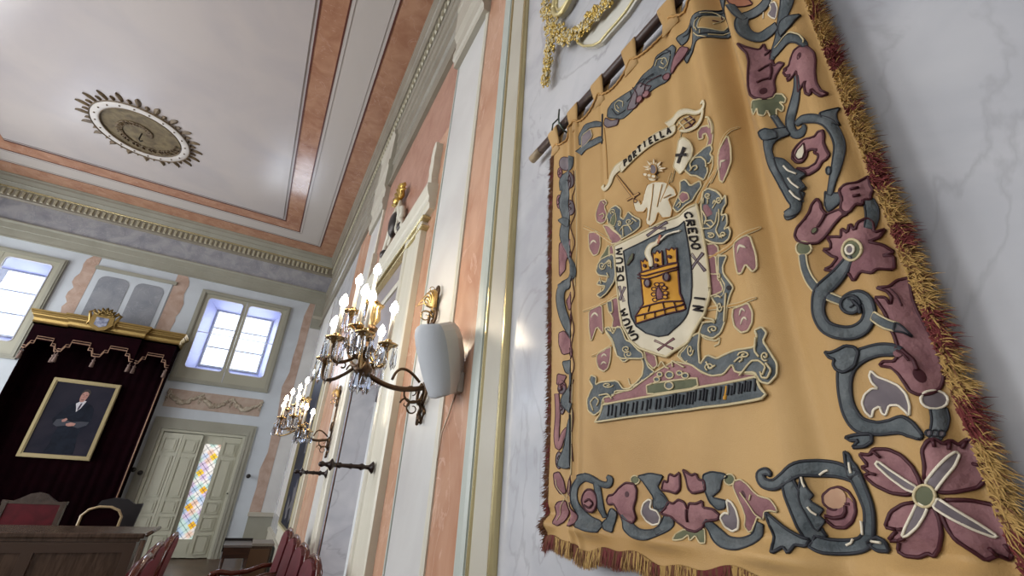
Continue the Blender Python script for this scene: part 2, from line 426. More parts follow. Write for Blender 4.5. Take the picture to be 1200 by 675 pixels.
# ressauts of the entablature above the pilasters
def ressaut(name, y0, y1, ex=.0):
    bm = bmesh.new()
    pr = [(-.01, 4.8), (.055, 4.8), (.06, 4.86), (.075, 4.88), (.075, 4.96), (.062, 4.98), (.062, 5.1), (.09, 5.16), (.09, 5.5), (.1, 5.52), (.1, 5.6), (.085, 5.62), (.085, 6.05), (.11, 6.1), (.11, 6.16), (-.01, 6.16)]
    prism(bm, [(WX-a, b) for a, b in pr], 'y', y0-ex, y1+ex); 
    return struct(name, bm, M_taupe)
ressaut('trim_30', 2.03, 2.63)
# pilaster 2
vmould('trim_31', [(5.10, -.01), (5.10, .03), (5.12, .04), (5.14, .03), (5.14, -.01)], M_cream, 0, 4.8)
rslab('trim_32', 5.14, 5.85, 0, 4.8, .02, M_white)
rslab('trim_33', 5.85, 6.98, 0, 5.16, .006, M_pink)
ressaut('trim_34', 5.08, 5.87)
# door surround of doorway in the right wall
def strip_frame(name, y0, y1, z0, z1, m=M_cream):
    prof = [(y0, -.01), (y0, .05), (y0+.02, .06), (y0+.1, .06), (y0+.11, .05), ((y0+y1)/2, .045), (y1-.09, .05), (y1-.08, .062), (y1-.01, .062), (y1, .05), (y1, -.01)]
    return vmould(name, prof, m, z0, z1)
strip_frame('trim_35', 2.86, 3.28, 0, 3.42); strip_frame('trim_36', 4.86, 5.10, 0, 3.42)
bm = bmesh.new(); box(bm, WX-.02, WX+.01, 3.28, 4.86, NZ+.02, 3.42)
struct('trim_37', bm, M_over)
def hmould(name, y0, y1, prof, m):
    bm = bmesh.new(); prism(bm, [(WX-p, z) for p, z in prof], 'y', y0, y1); return struct(name, bm, m)
hmould('trim_38', 3.28, 4.86, [(0, NZ), (.045, NZ), (.05, NZ+.03), (.03, NZ+.08), (0, NZ+.09)], M_bluemarb)
hmould('trim_39', 3.28, 4.86, [(0, 3.02), (.035, 3.02), (.042, 3.05), (.035, 3.08), (0, 3.08)], M_cream)
hmould('trim_40', 2.72, 5.14, [(0, 3.40), (.05, 3.40), (.055, 3.44), (.065, 3.45), (.065, 3.50), (.075, 3.52), (.09, 3.58), (.09, 3.62), (0, 3.64)], M_cream)
hmould('trim_41', 2.80, 5.12, [(0, 3.36), (.066, 3.36), (.072, 3.37), (.066, 3.38), (0, 3.38)], M_goldt)
hmould('trim_42', 2.80, 5.12, [(0, 3.28), (.066, 3.28), (.070, 3.288), (.066, 3.296), (0, 3.296)], M_goldt)
# acroteria (scroll shaped ends above the cornice)
acr = [(0, 0), (.16, 0), (.155, .05), (.12, .09), (.11, .16), (.135, .22), (.12, .3), (.13, .36), (.11, .44), (.07, .47), (.03, .45), (.02, .38), (.035, .3), (.02, .2), (.03, .1)]
for nm, yy, sgn in (('trim_43', 2.74, 1), ('trim_44', 5.1, -1)):
    bm = bmesh.new(); prism(bm, [(yy+sgn*a, 3.63+b) for a, b in acr], 'x', WX-.06, WX+.005); struct(nm, bm, M_cream)
# gilt crest over the doorway
cr = empty('door_crest', (WX-.04, 3.95, 3.64), 'gilt shell crest with white scrolls above the right wall doorway', 'crest'); bpy.context.view_layer.update()
bm = bmesh.new()
for k in range(9):
    a = PI*(k+.5)/9; p0 = Vector((WX-.05, 3.95, 4.22)); d = Vector((0, math.cos(a), math.sin(a)))
    tube(bm, [p0, p0+d*.09, p0+d*.17+Vector((-.03, 0, 0)), p0+d*.2], [.012, .022, .026, .006], 6)
ball(bm, (WX-.07, 3.95, 4.2), .05, 10)
link('gilt_shell', bm, M_gold, cr, True)
bm = bmesh.new()
for s in (-1, 1):
    pts = []
    for k in range(22):
        t = k/21; a = t*3.6*PI/2*1.3; r = .16*(1-t*.75)
        pts.append(Vector((WX-.05, 3.95+s*(.16+r*math.cos(a)*.7), 3.86+r*math.sin(a)*1.2)))
    tube(bm, pts, [.03-.02*k/21 for k in range(22)], 7)
    tube(bm, [(WX-.05, 3.95+s*.05, 4.18), (WX-.06, 3.95+s*.12, 4.05), (WX-.05, 3.95+s*.2, 3.9), (WX-.05, 3.95+s*.38, 3.7), (WX-.05, 3.95+s*.5, 3.66)], [.02, .035, .035, .03, .012], 7)
link('white_scrolls', bm, M_cream, cr, True)
for s in (-1, 1):
    bm = bmesh.new(); ball(bm, (WX-.05, 3.95+s*.32, 3.72), .06, 8, 0, .8, 1, 1); link('dark_bead', bm, mat('dark_bronze', (62, 58, 56), .35, metal=.6), cr, True)
bm = bmesh.new(); ball(bm, (WX-.06, 3.95, 3.92), .1, 12, 0, .6, 1, 1.5)
link('dark_boss', bm, mat('dark_bronze', (62, 58, 56), .35, metal=.6), cr, True)

# --- far frame on the right wall with large dark painting
pf = empty('framed_painting', (WX, 7.9, .95), 'tall dark blue painting in a cream frame on the right wall near the corner', 'painting'); bpy.context.view_layer.update()
bm = bmesh.new()
def rframe(bm, y0, y1, z0, z1, w, p, mi=0):
    box(bm, WX-p, WX+.005, y0, y0+w, z0, z1, mi); box(bm, WX-p, WX+.005, y1-w, y1, z0, z1, mi)
    box(bm, WX-p, WX+.005, y0+w, y1-w, z0, z0+w, mi); box(bm, WX-p, WX+.005, y0+w, y1-w, z1-w, z1, mi)
rframe(bm, 6.98, 9.3, .62, 3.6, .2, .05); rframe(bm, 7.12, 9.16, .78, 3.44, .08, .075)
link('outer_frame', bm, M_cream, pf)
bm = bmesh.new(); rframe(bm, 7.19, 9.09, .85, 3.37, .03, .085); link('gilt_fillet', bm, mat('pale_fillet', (188, 178, 140), .35, metal=.2), pf)
bm = bmesh.new(); box(bm, WX-.045, WX, 7.2, 9.1, .86, 3.36)
link('canvas', bm, mat('painted_canvas_dark', (12, 14, 24), .5, rgb2=(24, 32, 60), scale=1.3, spec=.15), pf)
bm = bmesh.new()
for (y0, z0, pts) in ((7.6, 1.05, [(0, 0), (.12, .25), (.05, .3), (.3, .5), (.42, .35), (.6, .38), (.5, .2), (.75, .05), (.45, .1), (.3, -.1)]), (8.3, 1.0, [(0, 0), (.1, .2), (.3, .3), (.45, .1), (.2, -.05)]), (7.7, 1.9, [(0, 0), (.06, .5), (.2, .9), (.3, .4), (.22, 0)])):
    prism(bm, [(y0+a, z0+b) for a, b in pts], 'x', WX-.047, WX-.044)
link('painted_highlights', bm, mat('painted_pale_strokes', (96, 94, 100), .4, rgb2=(40, 40, 52), scale=9), pf)
hmould('trim_45', 9.4, 11.1, [(0, 0.9), (.02, .9), (.02, 5.1), (0, 5.1)], M_white)
hmould('trim_46', 6.9, 9.4, [(0, 3.62), (.06, 3.62), (.09, 3.72), (.09, 3.78), (0, 3.8)], M_cream)
# dado mouldings of right wall
hmould('trim_47', 5.1, 11.99, [(0, 0), (.03, 0), (.03, .5), (.05, .52), (.05, .58), (0, .6)], M_taupe)

# --- decoration of the far wall (projection towards -y)
def fpoly(name, pts, p, m, parent=None):
    bm = bmesh.new(); prism(bm, pts, 'y', FY-p, FY+.004)
    if parent: return link(name, bm, m, parent)
    return struct(name, bm, m)
def ragged(xl, xr, z0, z1, left=True, seed=1, full=False):
    random.seed(seed); n = 14; L_ = []; R_ = []
    for i in range(n+1):
        z = z1-(z1-z0)*i/n
        L_.append((xl+(random.uniform(-.035, .05) if left or full else 0), z)); R_.append((xr+(random.uniform(-.04, .035) if (not left) or full else 0), z))
    L_[0] = (xl+.09 if left else xl, z1); 
    if not left: R_[0] = (xr-.09, z1)
    return L_ + R_[::-1]
fpoly('trim_50', ragged(-4.20, -3.965, 4.2, 5.76, True, 3), .006, M_pinkf)
fpoly('trim_51', ragged(-2.55, -2.26, 4.2, 5.76, False, 4), .006, M_pinkf)
fpoly('trim_52', ragged(.27, .49, .6, 5.76, True, 5), .006, M_pinkf)
fpoly('trim_53', ragged(-6.93, -6.68, .6, 5.76, False, 6), .006, M_pinkf)
bm = bmesh.new()
def fr_plate(x0, x1, z0, z1, p=.02):
    box(bm, x0, x1, FY-p, FY+.004, z0, z1)
fr_plate(-3.95, -2.57, 4.2, 5.48); struct('trim_54', bm, M_farwall)
def archpanel(x0, x1, z0, z1):
    r = .14; pts = [(x0, z0), (x1, z0)]
    pts += [(x1, z1-r)] + [(x1-r+r*math.cos(t), z1-r+r*math.sin(t)) for t in (.3, .7, 1.1, 1.5)] + [(x0+r-r*math.sin(t), z1-r+r*math.cos(t)) for t in (.07, .4, .8, 1.2)] + [(x0, z1-r)]
    return pts
fpoly('trim_55', archpanel(-3.84, -3.30, 4.1, 5.37), .026, M_panelgrey)
fpoly('trim_56', archpanel(-3.20, -2.66, 4.1, 5.37), .026, M_panelgrey)
fpoly('trim_57', [(-3.98, 5.48), (-2.5, 5.48), (-2.5, 5.56), (-3.98, 5.56)], .05, M_olive)
# capital piece and white panel by the corner
fpoly('trim_58', [(.5, 5.1), (.75, 5.1), (.75, 5.76), (.5, 5.76)], .03, M_olive)
fpoly('trim_59', [(.5, 5.36), (.75, 5.36), (.75, 5.44), (.5, 5.44)], .05, M_taupe)
fpoly('trim_60', [(.5, .85), (.75, .85), (.75, 5.1), (.5, 5.1)], .02, M_white)
fpoly('trim_61', [(.27, 0), (.75, 0), (.75, .78), (.27, .78)], .04, M_olive)
fpoly('trim_62', [(.25, .78), (.75, .78), (.75, .86), (.25, .86)], .07, M_taupe)
fpoly('baseboard_back', [(LX, 0), (-1.96, 0), (-1.96, .25), (LX, .25)], .03, M_olive)
# relief panel over the door
fpoly('trim_63', [(-1.91, 2.81), (-.07, 2.81), (-.07, 3.19), (-1.91, 3.19)], .01, mat('rose_relief_ground', (172, 156, 142), .5, rgb2=(156, 134, 120), scale=6))
fest = empty('festoon_relief', (-1, FY-.01, 2.82), 'long plaster relief of three fruit swags above the far door', 'relief'); bpy.context.view_layer.update()
M_fest = mat('plaster_festoon', (178, 168, 150), .6, rgb2=(140, 126, 108), scale=14)
for q in range(3):
    bm = bmesh.new(); xc = -1.6+q*.6
    for k in range(40):
        t = k/39; xx = xc-.28+.56*t; zz = 3.1-.17*math.sin(PI*t)
        ball(bm, (xx+random.uniform(-.01, .01), FY-.02, zz+random.uniform(-.03, .03)), .022+.02*math.sin(PI*t), 6, 0, 1, .6, 1)
    link('swag', bm, M_fest, fest, True)
for q in range(4):
    bm = bmesh.new(); xc = -1.88+q*.595
    for k in range(10): ball(bm, (xc+.02*math.cos(k*1.9), FY-.02, 3.13-.022*k+.01*math.sin(k)), .028-.0015*k, 6, 0, 1, .6, 1)
    link('knot', bm, M_fest, fest, True)

# --- windows of the far wall
M_glass = bpy.data.materials.new('window_glass'); M_glass.use_nodes = True
nt = M_glass.node_tree; nt.nodes.clear()
o_ = nt.nodes.new('ShaderNodeOutputMaterial'); mx = nt.nodes.new('ShaderNodeMixShader'); tr = nt.nodes.new('ShaderNodeBsdfTransparent'); gl = nt.nodes.new('ShaderNodeBsdfGlossy')
gl.inputs['Roughness'].default_value = .02; fz = nt.nodes.new('ShaderNodeFresnel'); fz.inputs['IOR'].default_value = 1.45; tr.inputs['Color'].default_value = (.93, .95, .97, 1)
nt.links.new(fz.outputs[0], mx.inputs[0]); nt.links.new(tr.outputs[0], mx.inputs[1]); nt.links.new(gl.outputs[0], mx.inputs[2]); nt.links.new(mx.outputs[0], o_.inputs[0])
M_wwhite = mat('window_paint_white', (205, 205, 214), .35)
for wi, (dx, lab) in enumerate(((0, 'right window of the far wall, above the door, with two round-cornered casements'), (-4.41, 'left window of the far wall at the picture edge beside the canopy'))):
    w = bpy.data.objects.new('window_%d' % (wi+1), None); C.objects.link(w); w.location = (-1+dx, FY, 3.4); w['kind'] = 'structure'; w['label'] = lab
    bpy.context.view_layer.update()
    # casing
    bm = bmesh.new()
    frame_poly(bm, [(-1.975+dx, 3.355), (-.03+dx, 3.355), (-.03+dx, 5.53), (-1.975+dx, 5.53)], [(-1.88+dx, 3.44), (-.125+dx, 3.44), (-.125+dx, 5.44), (-1.88+dx, 5.44)], FY-.05, FY+.002)
    frame_poly(bm, [(-1.945+dx, 3.39), (-.06+dx, 3.39), (-.06+dx, 5.50), (-1.945+dx, 5.50)], [(-1.9+dx, 3.43), (-.105+dx, 3.43), (-.105+dx, 5.455), (-1.9+dx, 5.455)], FY-.065, FY-.05)
    link('casing', bm, M_olive, w)
    for s, (a, b) in enumerate(((-1.79, -1.065), (-.94, -.215))):
        x0, x1 = ((-1.88, -1.005), (-.999, -.125))[s]
        bm = bmesh.new()
        frame_poly(bm, [(x0+dx, 3.44), (x1+dx, 3.44), (x1+dx, 5.44), (x0+dx, 5.44)], rrect(a+dx, b+dx, 3.68, 5.36, .07), FY-.02, FY+.03)
        c = link('casement', bm, mat('casement_paint', (158, 156, 140), .4), w)
        bm = bmesh.new()
        tube(bm, [(p[0], FY-.022, p[1]) for p in rrect(a+dx, b+dx, 3.68, 5.36, .07)+rrect(a+dx, b+dx, 3.68, 5.36, .07)[:1]], .009, 6)
        box(bm, a+dx, b+dx, FY, FY+.02, 4.515, 4.53)
        link('bead', bm, M_wwhite, c)
        bm = bmesh.new(); prism(bm, rrect(a+dx-.01, b+dx+.01, 3.67, 5.37, .07), 'y', FY+.006, FY+.01); link('pane', bm, M_glass, c)
    # splayed reveal
    bm = bmesh.new()
    A = [(-1.86+dx, 3.46), (-.14+dx, 3.46), (-.14+dx, 5.46), (-1.86+dx, 5.46)]; B = [(-1.60+dx, 3.84), (-.36+dx, 3.84), (-.36+dx, 5.22), (-1.60+dx, 5.22)]
    va = [bm.verts.new((p[0], FY+.04, p[1])) for p in A]; vb = [bm.verts.new((p[0], FY+.44, p[1])) for p in B]
    for i in range(4): bm.faces.new((va[i], va[(i+1) % 4], vb[(i+1) % 4], vb[i]))
    frame_poly(bm, [(-1.87+dx, 3.45), (-.13+dx, 3.45), (-.13+dx, 5.47), (-1.87+dx, 5.47)], B, FY+.44, FY+.48)
    link('reveal', bm, M_reveal, w)
    bm = bmesh.new()
    def bar(x0, x1, z0, z1): box(bm, x0+dx, x1+dx, FY+.41, FY+.45, z0, z1)
    bar(-1.60, -1.56, 3.84, 5.22); bar(-1.11, -.985, 3.84, 5.22); bar(-.40, -.36, 3.84, 5.22)
    for x0, x1 in ((-1.56, -1.11), (-.985, -.4)):
        bar(x0, x1, 3.84, 3.875); bar(x0, x1, 5.19, 5.22); bar(x0, x1, 4.29, 4.325); bar(x0, x1, 4.765, 4.8)
    link('outer_sash', bm, M_wwhite, w)
# --- far door
D = bpy.data.objects.new('door_1', None); C.objects.link(D); D.location = (-1, FY, 0); D['kind'] = 'structure'
D['label'] = 'tall cream panelled shutters with a narrow stained glass strip in the far wall'; bpy.context.view_layer.update()
def fbox(bm, x0, x1, z0, z1, ya, yb): box(bm, x0, x1, ya, yb, z0, z1)
bm = bmesh.new()
for a, p in ((0, .03), (.05, .045), (.12, .055)):
    o0, o1, oz = -1.94+a, -.04-a, 2.595-a
    i0, i1, iz = -1.775, -.205, 2.375
    fbox(bm, o0, i0, 0, oz, FY-p, FY+.01); fbox(bm, i1, o1, 0, oz, FY-p, FY+.01); fbox(bm, i0, i1, iz, oz, FY-p, FY+.01)
link('casing', bm, M_olive, D)
bm = bmesh.new()
fbox(bm, -1.775, -1.72, 0, 2.375, FY-.02, FY+.05); fbox(bm, -.26, -.205, 0, 2.375, FY-.02, FY+.05); fbox(bm, -1.72, -.26, 2.32, 2.375, FY-.02, FY+.05)
link('inner_frame', bm, M_doorw, D)
def leaf(name, x0, x1, y0, y1, z1, panels):
    bm = bmesh.new()
    def q(x, z, d):   # point of leaf plane, d in front
        t = (x-x0)/(x1-x0); return Vector((x, y0+(y1-y0)*t-d, z))
    def pb(xa, xb, za, zb, d0, d1):
        vv = [bm.verts.new(q(x, z, d)) for x in (xa, xb) for d in (d0, d1) for z in (za, zb)]
        for f in [(0, 1, 3, 2), (4, 6, 7, 5), (0, 4, 5, 1), (2, 3, 7, 6), (0, 2, 6, 4), (1, 5, 7, 3)]: bm.faces.new([vv[i] for i in f])
    pb(x0, x1, .02, z1, -.035, 0)
    mg = .055
    for za, zb in panels:
        for a, b, c, d in ((x0+mg, x0+mg+.012, za, zb), (x1-mg-.012, x1-mg, za, zb), (x0+mg, x1-mg, za, za+.012), (x0+mg, x1-mg, zb-.012, zb)):
            pb(a, b, c, d, 0, .02)
        pb(x0+mg+.04, x1-mg-.04, za+.04, zb-.04, 0, .014)
    return link(name, bm, M_doorw, D)
PN = [(.08, .42), (.5, .74), (.8, 1.02), (1.08, 1.85), (1.93, 2.2)]
bm = bmesh.new(); box(bm, -1.775, -.205, FY+.12, FY+.2, 0, 2.375); link('outer_board', bm, M_doorw, D)  # added backing board, blocks outside light leaking between the leaves
leaf('shutter_leaf', -1.715, -1.36, FY+.02, FY-.03, 2.3, PN); leaf('shutter_leaf', -1.355, -1.0, FY-.03, FY-.05, 2.3, PN)
leaf('shutter_leaf', -.62, -.265, FY-.03, FY+.02, 2.31, PN)
bm = bmesh.new(); fbox(bm, -1.0, -.62, .02, .34, FY+.03, FY+.06); fbox(bm, -1.0, -.62, 2.14, 2.32, FY+.03, FY+.06); fbox(bm, -1.0, -.93, .34, 2.14, FY+.03, FY+.06)
fbox(bm, -.9, -.66, .1, .28, FY+.02, FY+.03)
link('glazed_leaf', bm, M_doorw, D)
# stained glass: lozenges, each its own colour inside one strip
cols = [(250, 246, 240), (214, 224, 246), (226, 206, 236), (206, 236, 226), (250, 190, 60), (255, 214, 70), (246, 210, 190), (190, 214, 240)]
sm = [mat('stained_pane_%d' % i, c, .3, emit=1.0) for i, c in enumerate(cols)]; sm.append(mat('lead_came', (120, 124, 140), .5))  # panes emit light themselves in place of daylight behind them
bm = bmesh.new(); gx0, gx1, gz0, gz1 = -.93, -.62, .34, 2.14
nx, nz = 2, 11; cw = (gx1-gx0)/nx; ch = (gz1-gz0)/nz
random.seed(11)
pts0 = {}
for i in range(nx*2+1):
    for j in range(nz*2+1):
        if (i+j) % 2: continue
        cx_, cz_ = gx0+i*cw/2, gz0+j*ch/2
        dia = [(cx_-cw/2, cz_), (cx_, cz_-ch/2), (cx_+cw/2, cz_), (cx_, cz_+ch/2)]
        dia = [(min(max(a, gx0), gx1), min(max(b, gz0), gz1)) for a, b in dia]
        u = []
        for p in dia:
            if p not in u: u.append(p)
        if len(u) < 3: continue
        ci = random.choice([0, 0, 1, 2, 3, 6, 7])
        if i == (3 if j % 8 == 3 else 1) and j % 4 == 3: ci = 4 if j < 14 else 5
        try:
            f = bm.faces.new([bm.verts.new((a, FY+.045, b)) for a, b in u]); f.material_index = ci
        except ValueError: pass
for j in range(-nx, nz+1):
    pass
link('stained_glass', bm, sm, D)
bm = bmesh.new()
for j in range(-3, nz+4):
    for s in (1, -1):
        za = gz0+j*ch; zb = za+s*nx*ch
        # clip to the strip
        n_ = 12; prev = None; seg_ = []
        for k in range(n_+1):
            xx = gx0+(gx1-gx0)*k/n_; zz = za+(zb-za)*k/n_
            if gz0 <= zz <= gz1: seg_.append((xx, FY+.043, zz))
        if len(seg_) > 1: tube(bm, [seg_[0], seg_[-1]], .004, 4)
link('lead_lattice', bm, sm[-1], D)
bm = bmesh.new(); lathe(bm, (-.24, FY-.03, 1.2), (0, -1, 0), [(.0, .04), (.015, .035), (.012, 0)], 8); link('knob', bm, mat('black_iron', (30, 26, 24), .5), D)
# iron holdbacks
M_iron = mat('black_iron', (30, 26, 24), .5)
for (x, z, lab) in ((.06, 1.556, 'small round black iron holdback right of the far door'), (-1.83, 1.5, 'small black iron holdback on the left jamb of the far door'), (-1.955, 1.55, 'larger black iron holdback at the edge of the dark curtain')):
    bm = bmesh.new(); lathe(bm, (x, FY-.0 if x > -1.5 else FY-.05, z), (0, -1, 0), [(.03, 0), (.03, .01), (.012, .02), (.012, .09), (.035, .1), (.045, .115), (.035, .13), (0, .14)], 14)
    tag(link('holdback', bm, M_iron, None, True), lab, 'holdback')
# ================================================================ THINGS
def upd(): bpy.context.view_layer.update()
M_velvet = mat('dark_wine_velvet', (22, 4, 9), .95, rgb2=(15, 3, 7), scale=6, spec=.05)
M_trimc = mat('embroidered_trim', (150, 118, 96), .6)
M_wood = mat('dark_walnut', (66, 40, 26), .35, rgb2=(40, 24, 16), scale=5, stretch=(1, 1, 6))
M_deskw = mat('brown_oak', (82, 64, 52), .25, rgb2=(58, 44, 34), scale=6, stretch=(6, 1, 1))
M_redv = mat('crimson_velvet', (92, 20, 30), .55, rgb2=(70, 13, 21), scale=7, spec=.3)
# ---- canopy (dosel)
cx0, cx1, cyf = -4.30, -1.96, 11.42
can = empty('dais_canopy', (-3.13, FY, 2.5), 'gilt canopy with dark wine velvet hangings on the far wall', 'canopy'); upd()
prof = [(-.02, 4.0), (.0, 4.0), (.0, 4.03), (.02, 4.045), (.012, 4.07), (.02, 4.12), (.05, 4.17), (.055, 4.19), (.075, 4.2), (.075, 4.225), (.09, 4.24), (.09, 4.27), (-.02, 4.27)]
bm = bmesh.new()
Z = Vector((0, 0, 1))
path = [(Vector((cx0, FY, 0)), Vector((-1, 0, 0)), Z), (Vector((cx0, cyf+.1, 0)), Vector((-1, -1, 0)), Z), (Vector((-3.76, cyf+.1, 0)), Vector((-1, -1, 0)), Z), (Vector((-3.76, cyf, 0)), Vector((-1, -1, 0)), Z),
        (Vector((-2.56, cyf, 0)), Vector((1, -1, 0)), Z), (Vector((-2.56, cyf+.1, 0)), Vector((1, -1, 0)), Z), (Vector((cx1, cyf+.1, 0)), Vector((1, -1, 0)), Z), (Vector((cx1, FY, 0)), Vector((1, 0, 0)), Z)]
sweep(bm, prof, path, None)
link('gilt_cornice', bm, mat('canopy_gilding', (158, 132, 80), .3, metal=.8), can)
bm = bmesh.new(); prism(bm, [(cx0, FY), (cx0, cyf+.1), (-3.76, cyf+.1), (-3.76, cyf), (-2.56, cyf), (-2.56, cyf+.1), (cx1, cyf+.1), (cx1, FY)], 'z', 4.0, 4.04); link('roof', bm, M_velvet, can)
# coat of arms
bm = bmesh.new()
xc, zc = -3.27, 4.17
prism(bm, [(xc-.17, zc+.16), (xc+.17, zc+.16), (xc+.19, zc-.02), (xc+.1, zc-.14), (xc, zc-.17), (xc-.1, zc-.14), (xc-.19, zc-.02)], 'y', cyf-.14, cyf-.09)
for s in (-1, 1):
    tube(bm, [(xc+s*.14, cyf-.1, zc+.16), (xc+s*.2, cyf-.1, zc+.24), (xc+s*.25, cyf-.1, zc+.2), (xc+s*.22, cyf-.1, zc+.12), (xc+s*.19, cyf-.1, zc+.02), (xc+s*.22, cyf-.1, zc-.08)], [.03, .035, .03, .03, .025, .01], 7)
crest = link('gilt_crest', bm, mat('canopy_gilding', (158, 132, 80), .3, metal=.8), can)
bm = bmesh.new(); prism(bm, [(xc-.1, zc+.1), (xc+.1, zc+.1), (xc+.1, zc-.05), (xc, zc-.1), (xc-.1, zc-.05)], 'y', cyf-.15, cyf-.14); link('shield_field', bm, mat('enamel_slate', (90, 96, 120), .3, rgb2=(160, 164, 180), scale=14), crest)
bm = bmesh.new()
for k in range(7):
    a = (k-3)*.42; d = Vector((math.sin(a), 0, math.cos(a))); o0 = Vector((xc, cyf-.12, zc+.13))
    tube(bm, [o0+d*.04, o0+d*.11, o0+d*.17, o0+d*.2], [.02, .035, .026, .006], 6)
    ball(bm, o0+d*.12+Vector((.03, -.02, 0)), .026, 6)
tube(bm, [(xc-.13, cyf-.12, zc+.18), (xc, cyf-.14, zc+.16), (xc+.13, cyf-.12, zc+.18)], .022, 6)
link('crown', bm, mat('aged_bronze', (112, 92, 52), .4, metal=.7), crest, True)
# drapes: back, two thin sides, valance
def drape(name, x0, x1, y, z0, z1, amp, per, m, n=120, par=can, sidey=None):
    bm = bmesh.new(); rows = []
    for j in range(2):
        z = (z1, z0)[j]; rows.append([])
        for i in range(n+1):
            t = i/n
            if sidey: p = Vector((x0+amp*math.sin(t*per), y+(sidey-y)*t, z))
            else: p = Vector((x0+(x1-x0)*t, y-amp*(.5+.5*math.sin(t*per+.6*math.sin(t*per*.37))), z))
            rows[-1].append(bm.verts.new(p))
    for i in range(n): bm.faces.new((rows[0][i], rows[0][i+1], rows[1][i+1], rows[1][i]))
    o = link(name, bm, m, par, True)
    so = o.modifiers.new('s', 'SOLIDIFY'); so.thickness = .008
    return o
drape('back_curtain', -4.29, -2.0, FY-.05, .3, 4.0, .012, 90, M_velvet)
drape('side_curtain', -4.24, 0, 11.56, .3, 4.0, .02, 30, M_velvet, 40, can, 11.995)
drape('side_curtain', -2.02, 0, 11.6, .3, 4.0, .02, 30, M_velvet, 40, can, 11.96)
def valance(x0, x1, y, ny=None):
    """stepped lower edge; returns outline of lower edge in x"""
    xs = []; W_ = x1-x0; n = max(1, round(W_/.6)); w = W_/n; low = []
    for k in range(n):
        a = x0+k*w
        low += [(a, 3.50), (a+.10*w, 3.50), (a+.16*w, 3.60), (a+.26*w, 3.60), (a+.26*w, 3.70), (a+.74*w, 3.70), (a+.74*w, 3.60), (a+.84*w, 3.60), (a+.90*w, 3.50), (a+w, 3.50)]
    return low
for (a, b, y) in ((-3.75, -2.57, cyf+.02), (-4.28, -3.76, cyf+.12), (-2.56, -1.98, cyf+.12)):
    low = valance(a, b, y)
    bm = bmesh.new(); prism(bm, [(a, 4.02)] + low + [(b, 4.02)], 'y', y-.008, y)
    v = link('valance', bm, M_velvet, can)
    bm = bmesh.new()
    for off, rr in ((.03, .011), (.075, .008)):
        tube(bm, [(p[0], y-.012, p[1]+off) for p in low], rr, 5)
    link('embroidered_edge', bm, M_trimc, v)
    n = max(1, round((b-a)/.6)); w = (b-a)/n
    for k in range(n+1):
        xx = min(max(a+k*w, a+.03), b-.03)
        bm = bmesh.new(); lathe(bm, (xx, y-.01, 3.52), (0, 0, -1), [(0, 0), (.01, .01), (.01, .05), (.028, .06), (.03, .075), (.018, .09), (.03, .12), (.036, .2), (0, .205)], 8)
        link('tassel', bm, mat('tassel_thread', (112, 92, 84), .8), v, True)
for s, x in ((0, -2.0), (1, -4.26)):
    bm = bmesh.new(); prism(bm, [(cyf+.12, 4.0), (cyf+.12, 3.5), (cyf+.25, 3.5), (cyf+.25, 3.65), (cyf+.42, 3.65), (cyf+.42, 3.5), (FY-.01, 3.5), (FY-.01, 4.0)], 'x', x-.004, x+.004); link('side_valance', bm, M_velvet, can)
bm = bmesh.new(); tube(bm, [(-2.0, 11.58, 3.5), (-2.0, 11.58, .4)], .012, 5); link('gold_cord_edge', bm, M_trimc, can)
# ---- portrait
pt = empty('portrait_painting', (-3.2, FY-.13, 1.66), 'gilt framed portrait of a man in a dark suit, arms folded', 'painting'); upd()
px0, px1, pz0, pz1, py = -3.725, -2.675, 1.655, 3.105, FY-.14
bm = bmesh.new()
for (w, ya, yb, o_) in ((.07, py-.02, py+.03, 0), (.04, py-.035, py-.02, .012)):
    frame_poly(bm, [(px0+o_, pz0+o_), (px1-o_, pz0+o_), (px1-o_, pz1-o_), (px0+o_, pz1-o_)], [(px0+o_+w, pz0+o_+w), (px1-o_-w, pz0+o_+w), (px1-o_-w, pz1-o_-w), (px0+o_+w, pz1-o_-w)], ya, yb)
link('gilt_frame', bm, mat('old_gilt_frame', (150, 136, 100), .4, metal=.5), pt)
bm = bmesh.new(); box(bm, px0+.05, px1-.05, py-.005, py+.02, pz0+.05, pz1-.05)
cv = link('canvas', bm, mat('portrait_background', (26, 28, 40), .5, rgb2=(46, 42, 52), scale=1.4, spec=.1), pt)
def PP(pts, d, m, name):      # pts in canvas coordinates 0..1
    bm = bmesh.new(); X0, X1, Z0, Z1 = px0+.09, px1-.09, pz0+.09, pz1-.09
    prism(bm, [(X0+(X1-X0)*(a+.07*(b-.3)), Z0+(Z1-Z0)*b) for a, b in pts], 'y', py-.006-d*.0008, py-.006)
    return link(name, bm, m, cv)
suit = mat('painted_suit', (18, 22, 32), .5, rgb2=(28, 34, 46), scale=6, spec=.1); skin = mat('painted_skin', (170, 124, 112), .5, rgb2=(150, 104, 94), scale=20)
PP([(.30, 0), (.33, .14), (.31, .26), (.33, .36), (.22, .40), (.17, .47), (.24, .58), (.32, .68), (.42, .735), (.50, .76), (.58, .755), (.70, .72), (.78, .66), (.82, .52), (.80, .42), (.72, .37), (.72, .25), (.78, .1), (.80, 0)], 1, suit, 'painted_suit')
PP([(.42, .72), (.5, .78), (.58, .77), (.54, .66), (.49, .6), (.46, .66)], 2, mat('painted_shirt', (186, 184, 190), .5), 'painted_shirt')
PP([(.50, .73), (.53, .74), (.525, .66), (.505, .62), (.49, .66)], 3, mat('painted_tie', (52, 38, 60), .5), 'painted_tie')
PP([(.44, .80), (.455, .765), (.485, .745), (.52, .75), (.545, .78), (.56, .82), (.565, .875), (.55, .91), (.49, .92), (.45, .895), (.435, .85)], 3, skin, 'painted_face')
